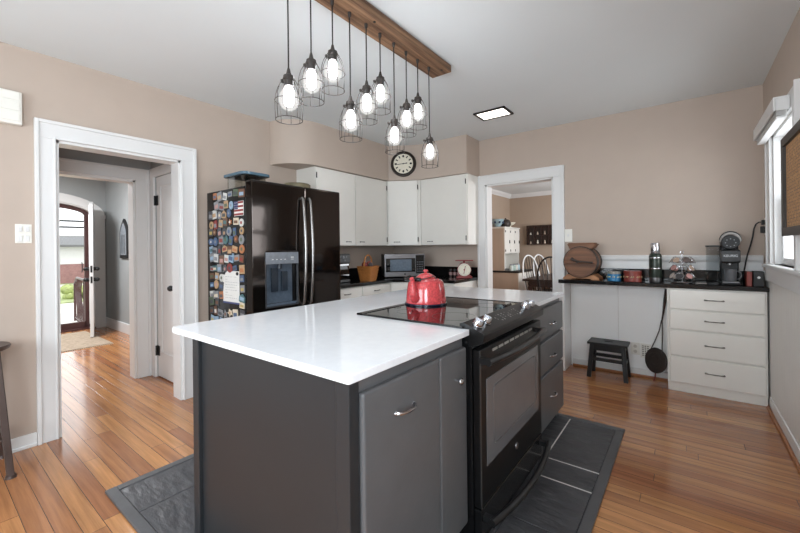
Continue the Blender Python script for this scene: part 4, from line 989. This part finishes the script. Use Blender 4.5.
# red and black packs by the window, power cord and socket
t = tag(obj('carton', B().box(.392, .424, 4.12, 4.26, DZ, DZ + .115), M['rust'], bevel=.002, at=(.41, 4.19, DZ)), 'narrow red carton between the coffee machine and the black carton', 'carton')
t = thing('carton', 'black carton with a small white emblem in the window corner of the desk', 'carton', (.463, 4.17, DZ))
obj('body', B().box(.432, .494, 4.115, 4.22, DZ, DZ + .118), M['blackmat'], t, .002)
obj('emblem_print', B().cyl((.463, 4.115, DZ + .07), (.463, 4.1142, DZ + .07), .011, None, 6), M['paper'], t)
pts = [(.375, 4.325, .952), (.384, 4.32, 1.0), (.394, 4.31, 1.06), (.404, 4.305, 1.13), (.416, 4.30, 1.20), (.436, 4.30, 1.28), (.450, 4.30, 1.35), (.456, 4.295, 1.41), (.468, 4.29, 1.45), (.486, 4.285, 1.466), (.505, 4.28, 1.466), (.515, 4.28, 1.463)]
ct = thing('power_cord', 'black power cord rising from the coffee machine to the corner socket', 'cord', (.375, 4.325, .952))
obj('cable', B().tube(pts, .0055, 8), M['blackmat'], ct)
obj('plug', B().box(.500, .521, 4.262, 4.298, 1.443, 1.483), M['blackmat'], ct, .004)
sk = thing('wall_socket', 'white double wall socket in the corner beside the window', 'socket', (XR - .002, 4.28, 1.44))
obj('plate', box(XR - .008, XR - .0005, 4.245, 4.315, 1.36, 1.50), M['ivory'], sk, .002)
obj('lower_plug', box(XR - .036, XR - .008, 4.262, 4.298, 1.375, 1.43), M['blackmat'], thing('plug_adapter', 'black plug adapter in the lower outlet of the corner socket', 'plug', (XR - .02, 4.28, 1.40)), .004)

# ---------------- knee space: stool, vent, outlet, long handled pan
c = Vector((-.612, 4.165, 0))
t = thing('step_stool', 'black wooden step stool with a hand slot under the desk', 'stool', c)
b = plate_hole(B(Matrix.Translation((0, 0, 0))), 0, 1, 0, 1, .4, .6, .4, .6, 0, 1) if 0 else B()
X0, X1, Y0, Y1, Z0, Z1 = c.x - .172, c.x + .172, c.y - .11, c.y + .11, .322, .344
O = [(X0, Y0), (X1, Y0), (X1, Y1), (X0, Y1)]; I = [(c.x - .035, c.y - .014), (c.x + .035, c.y - .014), (c.x + .035, c.y + .014), (c.x - .035, c.y + .014)]
vo = [[b.v((p[0], p[1], z)) for p in O] for z in (Z0, Z1)]; vi = [[b.v((p[0], p[1], z)) for p in I] for z in (Z0, Z1)]
for s in (0, 1):
    for i in range(4): b.f([vo[s][i], vo[s][(i + 1) % 4], vi[s][(i + 1) % 4], vi[s][i]])
for v in (vo, vi):
    for i in range(4): b.f([v[0][i], v[0][(i + 1) % 4], v[1][(i + 1) % 4], v[1][i]])
obj('seat', b, M['blackmat'], t, .004)
def leg(b, p, q, w=.017):
    p, q = Vector(p), Vector(q); lo = [b.v(p + Vector((sx * w, sy * w, 0))) for sx, sy in ((-1, -1), (1, -1), (1, 1), (-1, 1))]; hi = [b.v(q + Vector((sx * w, sy * w, 0))) for sx, sy in ((-1, -1), (1, -1), (1, 1), (-1, 1))]
    b.f(lo[::-1]); b.f(hi)
    for i in range(4): b.f([lo[i], lo[(i + 1) % 4], hi[(i + 1) % 4], hi[i]])
    return b
for sx in (-1, 1):
    for sy in (-1, 1): obj('leg', leg(B(), (c.x + sx * .158, c.y + sy * .105, 0), (c.x + sx * .132, c.y + sy * .080, .322), .018), M['blackmat'], t, .003)
b = B()
for sy in (-1, 1):
    b.box(c.x - .132, c.x + .132, c.y + sy * .084 - .009, c.y + sy * .084 + .009, .265, .322); b.box(c.x - .142, c.x + .142, c.y + sy * .094 - .009, c.y + sy * .094 + .009, .165, .195)
for sx in (-1, 1): b.box(c.x + sx * .135 - .009, c.x + sx * .135 + .009, c.y - .08, c.y + .08, .265, .322); b.box(c.x + sx * .147 - .009, c.x + sx * .147 + .009, c.y - .09, c.y + .09, .15, .18)
obj('stretcher', b, M['blackmat'], t)
PY = YB - .014
t = thing('wall_outlet', 'white blank outlet plate low on the panelling beside the vent', 'outlet', (-.406, PY, .265))
obj('plate', box(-.445, -.367, PY - .007, PY, .205, .325), M['ivory'], t, .003)
b = B()
for z in (.238, .288): b.cyl((-.406, PY - .007, z), (-.406, PY - .009, z), .016, None, 16)
obj('receptacle', b, paint((206, 202, 192)), t)
t = thing('floor_vent', 'white wall vent with a small dark grille low under the desk', 'vent', (-.32, PY, .26))
obj('frame', box(-.362, -.278, PY - .008, PY, .185, .325), M['ivory'], t, .002)
b = B()
for i in range(6):
    for j in range(3): b.box(-.348 + j * .02, -.334 + j * .02, PY - .0095, PY - .008, .205 + i * .018, .215 + i * .018)
obj('grille_slat', b, paint((120, 116, 108)), t)
# long handled iron pan leaning on the panelling beside the drawers
c = Vector((-.232, 4.262, .200)); n_ = Vector((-.66, -.72, .16)).normalized(); 
t = thing('long_handled_pan', 'round black iron pan with a long forked handle leaning beside the drawers', 'pan', (c.x, c.y, 0.0))
obj('pan', B().lathe([(0, -.02), (.100, -.02), (.114, -.01), (.118, .006), (.113, .012), (.04, .014), (.037, .018), (0, .018)], c, n_, 36), M['iron'], t)
b = B(); e1 = n_.cross(Vector((0, 0, 1))).normalized(); b.ring(c + n_ * .016, .072, .003, 30, 6, tuple(e1), tuple(n_.cross(e1)))
obj('raised_ring_pattern', b, M['iron'], t)
b = B(); b.tube([(-.275, 4.285, .288), (-.238, 4.29, .38), (-.205, 4.31, .48), (-.188, 4.325, .575)], .005, 6); b.tube([(-.182, 4.22, .285), (-.182, 4.26, .37), (-.182, 4.32, .47), (-.184, 4.325, .575)], .005, 6)
obj('fork', b, M['iron'], t)
obj('handle', B().tube([(-.186, 4.325, .56), (-.172, 4.33, .66), (-.162, 4.335, .75), (-.152, 4.34, .87)], [.006, .009, .013, .011], 8), M['darkwood'], t)
obj('foot', B().tube([(-.236, 4.262, .09), (-.240, 4.26, .045), (-.252, 4.255, .0)], .0055, 6), M['rust'], t)

# ================================================================== LAMPS
t = thing('ceiling_beam', 'long reclaimed timber beam on the ceiling carrying the cage pendants', 'beam', (-1.44, 1.6, 2.577))
obj('timber', box(-1.525, -1.362, .93, 2.435, 2.577, 2.628), M['beam'], t, .004, 2)
b = B()
for yy in (1.0, 1.62, 2.36): b.cyl((-1.40, yy, 2.577), (-1.40, yy, 2.574), .008, None, 10)
obj('bolt_head_pattern', b, M['bronze'], t)
ys = [1.07, 1.203, 1.345, 1.472, 1.605, 1.728, 1.862, 1.993, 2.126, 2.268]
zc = [2.118, 2.243, 2.345, 2.120, 2.250, 2.345, 2.126, 2.265, 2.35, 2.105]
PX = -1.452
hn = {0: 'low', 1: 'mid-height', 2: 'high'}
for i, (y, z) in enumerate(zip(ys, zc)):
    far = 9 - i
    lab = 'cage pendant lamp on a %s cord, %s from the doorway end of the beam' % ('long' if i % 3 == 0 else ('medium' if i % 3 == 1 else 'short'), ORD[far]) if far else 'lowest hanging cage pendant lamp, first at the doorway end of the beam'
    t = thing('pendant_lamp', lab, 'pendant lamp', (PX, y, z), 'cage pendants under the timber beam')
    o = Vector((PX, y, z))
    obj('cord', B().cyl(o, (PX, y, 2.577), .0036, None, 8), M['blackmat'], t)
    obj('cord_cap', B().lathe([(0, 0), (.010, 0), (.009, -.02), (.006, -.026), (0, -.027)], (PX, y, 2.577), n=12), M['wire'], t)
    b = B(); b.lathe([(.004, .004), (.007, -.004), (.010, -.018), (.013, -.028), (.024, -.034), (.026, -.052), (.022, -.056), (.021, -.082), (.0, -.083)], o, n=18)
    b.cyl(o + Vector((-.022, 0, -.045)), o + Vector((-.042, 0, -.045)), .004, None, 8); b.box(PX - .050, PX - .041, y - .009, y + .009, z - .052, z - .038)
    obj('socket', b, M['wire'], t)
    b = B(); R = .062
    prof = [(.025, -.047), (.036, -.064), (.050, -.090), (.059, -.120), (.0625, -.150), (.0625, -.19), (.0600, -.238)]
    for k in range(8):
        u = 2 * PI * k / 8 + .2 * i; b.tube([o + Vector((r * math.cos(u), r * math.sin(u), zz_)) for r, zz_ in prof], .0016, 5)
    b.ring(o + Vector((0, 0, -.047)), .025, .0022, 20, 5); b.ring(o + Vector((0, 0, -.150)), .0625, .0017, 28, 5); b.ring(o + Vector((0, 0, -.238)), .0600, .0019, 28, 5)
    obj('cage', b, M['wire'], t)
    gl = obj('bulb', B().lathe([(.016, -.080), (.022, -.092), (.040, -.116), (.046, -.138), (.044, -.158), (.033, -.180), (.014, -.192), (0, -.194)], o, n=24), M['bulbglass'], t)
    obj('glowing_core', B().lathe([(0, -.082), (.012, -.084), (.021, -.096), (.023, -.13), (.022, -.160), (.014, -.172), (0, -.174)], o, n=16), M['bulb'], gl)
# ceiling light panel
t = thing('ceiling_light', 'small rectangular ceiling light with a dark frame', 'ceiling light', (-1.52, 3.565, H))
b = B(); x0, x1, y0_, y1_ = -1.685, -1.360, 3.445, 3.690
for a in ((x0, x1, y0_, y0_ + .022), (x0, x1, y1_ - .022, y1_), (x0, x0 + .022, y0_, y1_), (x1 - .022, x1, y0_, y1_)): b.box(a[0], a[1], a[2], a[3], H - .014, H - .001)
obj('frame', b, M['bronze'], t)
obj('diffuser', box(x0 + .02, x1 - .02, y0_ + .02, y1_ - .02, H - .009, H - .001), M['panel'], t)

# ================================================================== WALL THINGS
t = thing('light_switch', 'white double switch plate beside the hall doorway', 'light switch', (XL, .457, 1.407))
obj('plate', box(XL, XL + .006, .418, .496, 1.345, 1.470), M['ivory'], t, .002)
for z in (1.376, 1.44):
    for yy in (.440, .474): obj('toggle', box(XL + .006, XL + .012, yy - .010, yy + .010, z - .020, z + .018), M['trim'], t, .002)
t = thing('light_switch', 'white single switch plate beside the dining doorway above the barrel churn', 'light switch', (-1.017, YB, 1.404))
obj('plate', box(-1.058, -.978, YB - .006, YB, 1.335, 1.472), M['ivory'], t, .002)
obj('toggle', box(-1.026, -1.010, YB - .018, YB - .006, 1.392, 1.418), M['trim'], t, .002)
t = thing('door_chime', 'white louvred door chime box high on the wall by the hall doorway', 'door chime', (XL, .34, 2.2))
obj('case', box(XL, XL + .05, .16, .452, 2.108, 2.320), M['ivory'], t, .006)
b = B()
for z in (2.128, 2.195, 2.262): b.prism([(.172, z), (.440, z), (.440, z + .052), (.172, z + .052)], 'x', XL + .05, XL + .056)
obj('front_slat', b, M['ivory'], t, .003)
# framed board by the window
t = thing('framed_map', 'tan printed sheet in a dark wooden frame hanging at the window casing', 'framed picture', (.465, 3.05, 1.65))
xf_ = .486; ya, yb_, za, zb_ = 2.45, 3.285, 1.33, 1.925
b = B(); w = .05
for a in ((ya, ya + w, za, zb_), (yb_ - w, yb_, za, zb_), (ya + w, yb_ - w, za, za + w), (ya + w, yb_ - w, zb_ - w, zb_)): b.box(xf_ - .012, XR - .0325, a[0], a[1], a[2], a[3])
obj('frame', b, M['greyframe'], t)
sh = obj('sheet', box(xf_ + .004, xf_ + .010, ya + w, yb_ - w, za + w, zb_ - w), M['tan'], t)
b = B(); rr = random.Random(9)
for i in range(26):
    z = zb_ - w - .03 - i * .019; yy = yb_ - w - .03
    while yy > ya + w + .05:
        l = rr.uniform(.01, .05); b.box(xf_ + .003, xf_ + .004, max(yy - l, ya + w + .02), yy, z, z + rr.uniform(.002, .006)); yy -= l + rr.uniform(.008, .04)
obj('small_print_text', b, paint((120, 84, 60)), sh)
# blind with a valance over the side window
t = thing('window_blind', 'white wooden blind drawn up under a box valance over the window', 'blind', (XR - .1, 3.7, 2.2))
xa = .432
b = B(); yA, yB_ = wy0 + .03, wy1 + .09
b.box(xa, xa + .012, yA, yB_, 2.095, 2.168); b.box(xa + .012, XR - .024, yA, yA + .012, 2.095, 2.168); b.box(xa + .012, XR - .024, yB_ - .012, yB_, 2.095, 2.168); b.box(xa, XR - .024, yA, yB_, 2.168, 2.18)
obj('valance', b, M['trim'], t, .004)
obj('headrail', box(xa + .022, xa + .062, yA + .02, yB_ - .02, 2.13, 2.165), M['trim'], t)
b = B()
for i in range(8): b.box(xa + .018, xa + .064, yA + .025, yB_ - .025, 2.072 + i * .007, 2.076 + i * .007)
obj('slat', b, M['siding'], t)
obj('bottom_rail', box(xa + .018, xa + .064, yA + .025, yB_ - .025, 2.056, 2.068), M['trim'], t, .003)
# bar stool at the picture's edge
c = Vector((-3.245, .215, 0)); SZ = .742
t = thing('bar_stool', 'gunmetal bar stool with a round seat and splayed legs by the hall doorway', 'bar stool', c)
obj('seat', B().lathe([(0, SZ - .035), (.125, SZ - .035), (.150, SZ - .022), (.156, SZ - .008), (.150, SZ), (.06, SZ - .004), (0, SZ - .004)], c, n=36), M['stoolmetal'], t)
fr_leg = []
for k, (sx, sy) in enumerate(((1, 1), (1, -1), (-1, -1), (-1, 1))):
    p = c + Vector((sx * .172, sy * .128, 0)); q = c + Vector((sx * .085, sy * .085, SZ - .03))
    b = leg(B(), p, q, .016); l = obj('leg', b, M['stoolmetal'], t, .004)
    obj('foot_pad', B().cyl(p, p + Vector((0, 0, .018)), .026, .022, 12), M['stoolmetal'], l)
b = B(); hf = .30; pr = [c + Vector((sx * (.172 - .087 * hf), sy * (.128 - .043 * hf), (SZ - .03) * hf)) for sx, sy in ((1, 1), (1, -1), (-1, -1), (-1, 1))]
b.tube(pr, .010, 8, True); obj('foot_ring', b, M['stoolmetal'], t)
obj('seat_post', B().cyl(c + Vector((0, 0, SZ - .16)), c + Vector((0, 0, SZ - .03)), .030, .05, 16), M['stoolmetal'], t)

# ================================================================== ENTRANCE
t = thing('arched_picture', 'dark framed picture with a pointed arch on the grey entrance wall', 'picture', (-6.98, HY, 1.48))
def gothic(w, z0, z1, h):
    return [(-6.98 - w, z0), (-6.98 + w, z0), (-6.98 + w, z1)] + [(-6.98 + w * (1 - s ** 1.8), z1 + h * s) for s in [i / 8 for i in range(1, 8)]] + [(-6.98, z1 + h)] + [(-6.98 - w * (1 - s ** 1.8), z1 + h * s) for s in [i / 8 for i in range(7, 0, -1)]] + [(-6.98 - w, z1)]
obj('frame', B().prism(gothic(.175, 1.18, 1.56, .24), 'y', HY - .03, HY - .001), M['blackmat'], t, .005)
obj('picture_face', B().prism(gothic(.125, 1.23, 1.56, .18), 'y', HY - .034, HY - .029), paint((138, 144, 150), .15), t)
b = B()
for xx in (-7.04, -6.98, -6.92): b.box(xx - .006, xx + .006, HY - .037, HY - .034, 1.25, 1.55)
obj('mullion', b, M['blackmat'], t)
t = tag(obj('alarm_sensor', B().box(FX, FX + .05, 2.0, 2.05, 1.85, 1.91), M['trim'], bevel=.006, at=(FX, 2.02, 1.88)), 'small white sensor box on the entrance wall beside the arched casing', 'sensor')
t = thing('door_mat', 'woven beige rug on the floor inside the front door', 'rug', (-7.05, 1.05, 0))
obj('rug_pile', box(-7.72, -6.38, .35, 1.72, .001, .012), M['rug'], t, .003)
b = B()
for i in range(60):
    yy = .36 + i * .0229
    b.box(-6.38, -6.345, yy, yy + .008, .001, .006)
obj('fringe', b, paint((196, 184, 164), .9), t)

# ================================================================== DINING ROOM
t = thing('kitchen_dresser', 'old cream painted dresser with tan sides in the dining room corner', 'dresser', (-2.8, 7.32, 0))
hy0, hy1 = 6.90, 7.70
b = B(); b.box(DX + .01, -2.50, hy0, hy1, .08, .80)
for yy in (hy0 + .03, hy1 - .03):
    for xx in (-3.0, -2.54): b.box(xx - .025, xx + .025, yy - .025, yy + .025, 0, .08)
obj('lower_cabinet', b, M['hoosier_side'], t, .004)
obj('side_panel', box(DX + .01, -2.755, hy0 - .006, hy0, .835, 1.65), M['hoosier_side'], t, .003)
b = B(); b.box(DX + .01, -2.76, hy0, hy1, 1.16, 1.66); b.box(DX + .01, -2.76, hy0, hy0 + .02, .835, 1.16); b.box(DX + .01, -2.76, hy1 - .02, hy1, .835, 1.16); b.box(DX + .01, DX + .03, hy0 + .02, hy1 - .02, .835, 1.16); b.box(DX + .01, -2.735, hy0 - .012, hy1 + .012, 1.66, 1.68)
obj('upper_cabinet', b, M['cabwhite'], t, .003)
obj('worktop', box(DX + .01, -2.475, hy0 - .015, hy1 + .015, .80, .834), M['blackmat'], t, .003)
for i, (a0, a1, z0, z1) in enumerate(((hy0 + .01, 7.16, 1.17, 1.65), (7.17, 7.42, 1.17, 1.65), (7.43, hy1 - .01, 1.17, 1.65))):
    d = obj('door', box(-2.76, -2.742, a0, a1, z0, z1), M['cabwhite'], t, .004)
    obj('latch', box(-2.742, -2.73, a1 - .04, a1 - .015, 1.36, 1.42), M['blackmat'], d)
    for z in (1.22, 1.59): obj('hinge', box(-2.742, -2.736, a0 + .004, a0 + .03, z - .02, z + .02), M['blackmat'], d)
for a0, a1 in ((hy0 + .01, 7.29), (7.31, hy1 - .01)):
    d = obj('door', box(-2.50, -2.482, a0, a1, .1, .79), M['cabwhite'], t, .004); obj('latch', box(-2.482, -2.47, a1 - .05, a1 - .02, .55, .62), M['blackmat'], d)
for i, (yy, cc, cn) in enumerate(((7.0, (206, 214, 208), 'white'), (7.12, (176, 196, 186), 'pale green'), (7.24, (214, 210, 200), 'cream'), (7.36, (168, 190, 196), 'pale blue'))):
    q = thing('storage_jar', '%s jar on the dresser worktop, %s from the kitchen side' % (cn, ORD[i]), 'jar', (-2.66, yy, .8345), 'jars on the dresser worktop')
    obj('body', B().lathe([(0, 0), (.036, 0), (.038, .01), (.038, .09), (.028, .105)], (-2.66, yy, .8345), n=16), paint(cc, .25), q)
    obj('lid', B().lathe([(.031, .103), (.032, .122), (0, .124)], (-2.66, yy, .8345), n=16), M['steel'], q)
t = thing('patterned_bowl', 'blue and white patterned bowl on top of the dresser', 'bowl', (-2.93, 7.0, 1.681))
obj('body', B().lathe([(0, 0), (.05, 0), (.055, .01), (.11, .09), (.13, .15), (.122, .15), (.05, .02), (0, .015)], (-2.93, 7.0, 1.681), n=24), paint((150, 172, 178), .3), t)
b = B()
for k in range(8):
    u = 2 * PI * k / 8; b.ball((-2.93 + .112 * math.cos(u), 7.0 + .112 * math.sin(u), 1.681 + .09), .022, n=8, k=5)
obj('leaf_print', b, paint((40, 60, 92), .3), t)
t = thing('black_pot', 'round black lidded pot on top of the dresser', 'pot', (-2.86, 7.24, 1.681))
obj('body', B().lathe([(0, 0), (.07, 0), (.10, .04), (.105, .09), (.085, .13), (.0, .135)], (-2.86, 7.24, 1.681), n=24), M['iron'], t)
obj('lid', B().lathe([(.088, .13), (.06, .155), (.015, .165), (.018, .185), (0, .19)], (-2.86, 7.24, 1.681), n=20), M['iron'], t)
t = thing('footed_bowl', 'cream footed bowl at the far end of the dresser top', 'bowl', (-2.87, 7.50, 1.681))
obj('bowl', B().lathe([(.025, .045), (.08, .065), (.115, .105), (.112, .11), (.07, .078), (0, .06)], (-2.87, 7.50, 1.681), n=24), M['cream'], t)
obj('foot', B().lathe([(0, 0), (.055, 0), (.05, .012), (.022, .025), (.024, .048), (0, .05)], (-2.87, 7.50, 1.681), n=20), M['cream'], t)
t = thing('shadow_box', 'dark wooden wall shadow box holding small pale trinkets in the dining room', 'shadow box', (-2.35, DY, 1.53))
x0, x1, z0, z1 = -2.675, -1.95, 1.33, 1.735
b = B(); b.box(x0, x1, DY - .02, DY, z0, z1)
for a in ((x0, x1, z0, z0 + .025), (x0, x1, z1 - .025, z1), (x0, x0 + .025, z0, z1), (x1 - .025, x1, z0, z1), (x0, x1, 1.525, 1.54)): b.box(a[0], a[1], DY - .07, DY - .02, a[2], a[3])
for k in range(1, 5): b.box(x0 + k * .145, x0 + k * .145 + .01, DY - .07, DY - .02, z0, z1)
obj('case_lattice', b, M['darkwood'], t)
tr = random.Random(4)
for k in range(5):
    for z in (1.3545, 1.5405):
        if tr.random() < .2: continue
        xx = x0 + .0775 + k * .145; h_ = tr.uniform(.04, .075)
        q = obj('trinket', B().lathe([(0, 0), (.017, 0), (.018, h_ * .4), (.010, h_ * .7), (.013, h_), (0, h_ + .004)], (xx, DY - .045, z), n=12), paint(tr.choice(((214, 206, 190), (190, 170, 150), (150, 130, 112))), .4), at=(xx, DY - .045, z))
        tag(q, 'small pale trinket in the %s row of the shadow box, %s compartment from the dresser' % ('lower' if z < 1.5 else 'upper', ORD[k]), 'trinket', 'trinkets in the shadow box')
tb = thing('dining_table', 'dark dining table in the room beyond the doorway', 'table', (-1.6, 7.0, 0))
obj('tabletop', box(-2.18, -1.0, 6.22, 7.97, .715, .75), M['darkwood'], tb, .006)
b = B(); b.box(-2.10, -1.08, 6.30, 6.325, .62, .715); b.box(-2.10, -1.08, 7.875, 7.90, .62, .715); b.box(-2.10, -2.075, 6.325, 7.875, .62, .715); b.box(-1.105, -1.08, 6.325, 7.875, .62, .715)
obj('apron', b, M['darkwood'], tb)
for xx in (-2.08, -1.10):
    for yy in (6.32, 7.88): obj('leg', B().lathe([(.022, 0), (.030, .06), (.026, .2), (.040, .4), (.03, .5), (.04, .6), (.04, .62)], (xx, yy, 0), n=14), M['darkwood'], tb)
def windsor(lab, loc, ang, hoop_m, w=.215, zt=1.13):
    """bow-back chair; the sitter faces +Y before turning by ang"""
    t = thing('windsor_chair', lab, 'chair', loc, 'windsor chairs round the dining table')
    X = rotz(loc, ang)
    obj('seat', B(X).prism(rounded([(-.21, -.20), (.21, -.20), (.225, .20), (-.225, .20)], {0: .09, 1: .09, 2: .08, 3: .08}), 'z', .425, .46), M['blackmat'], t, .008)
    for sx, sy in ((-1, -1), (1, -1), (1, 1), (-1, 1)):
        obj('leg', B(X).tube([(sx * .20, sy * .20, 0), (sx * .185, sy * .183, .12), (sx * .165, sy * .165, .28), (sx * .15, sy * .15, .43)], [.012, .017, .015, .012], 10), M['blackmat'], t)
    b = B(X); b.tube([(-.172, -.17, .2), (-.168, .17, .2)], .009, 8); b.tube([(.172, -.17, .2), (.168, .17, .2)], .009, 8); b.tube([(-.17, 0, .2), (.17, 0, .2)], .009, 8)
    obj('stretcher', b, M['blackmat'], t)
    hp = []
    for i in range(25):
        u = PI * i / 24; x = w * math.cos(u) * (1 if True else 1); z = .46 + (zt - .46) * (math.sin(u) ** .62)
        hp.append((x * (.82 + .18 * math.sin(u) ** .5), -.165 - .14 * (z - .46) / .67, z))
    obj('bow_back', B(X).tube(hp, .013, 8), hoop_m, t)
    for k in range(7):
        f = (k - 3) / 3.4; x = w * f * .96; zz_ = .46 + (zt - .46) * (max(0, 1 - f * f) ** .5) ** .62
        obj('spindle', B(X).tube([(x * .8, -.165, .45), (x, -.165 - .14 * (zz_ - .46) / .67, zz_ - .006)], .0062, 6), M['blackmat'], t)
    return t
windsor('black windsor chair, bow glare painted white, at the dresser side closest to the kitchen', (-2.04, 6.78, 0), -118, M['trim'])  # white hoop material paints in the glare on a black bow
windsor('black windsor chair, bow glare painted white, at the dresser side farther from the kitchen', (-2.04, 7.38, 0), -118, M['trim'])  # again white for the glare along the black hoop
windsor('all black windsor chair at the kitchen end of the dining table', (-1.60, 6.10, 0), 0, M['blackmat'], .25, 1.13)
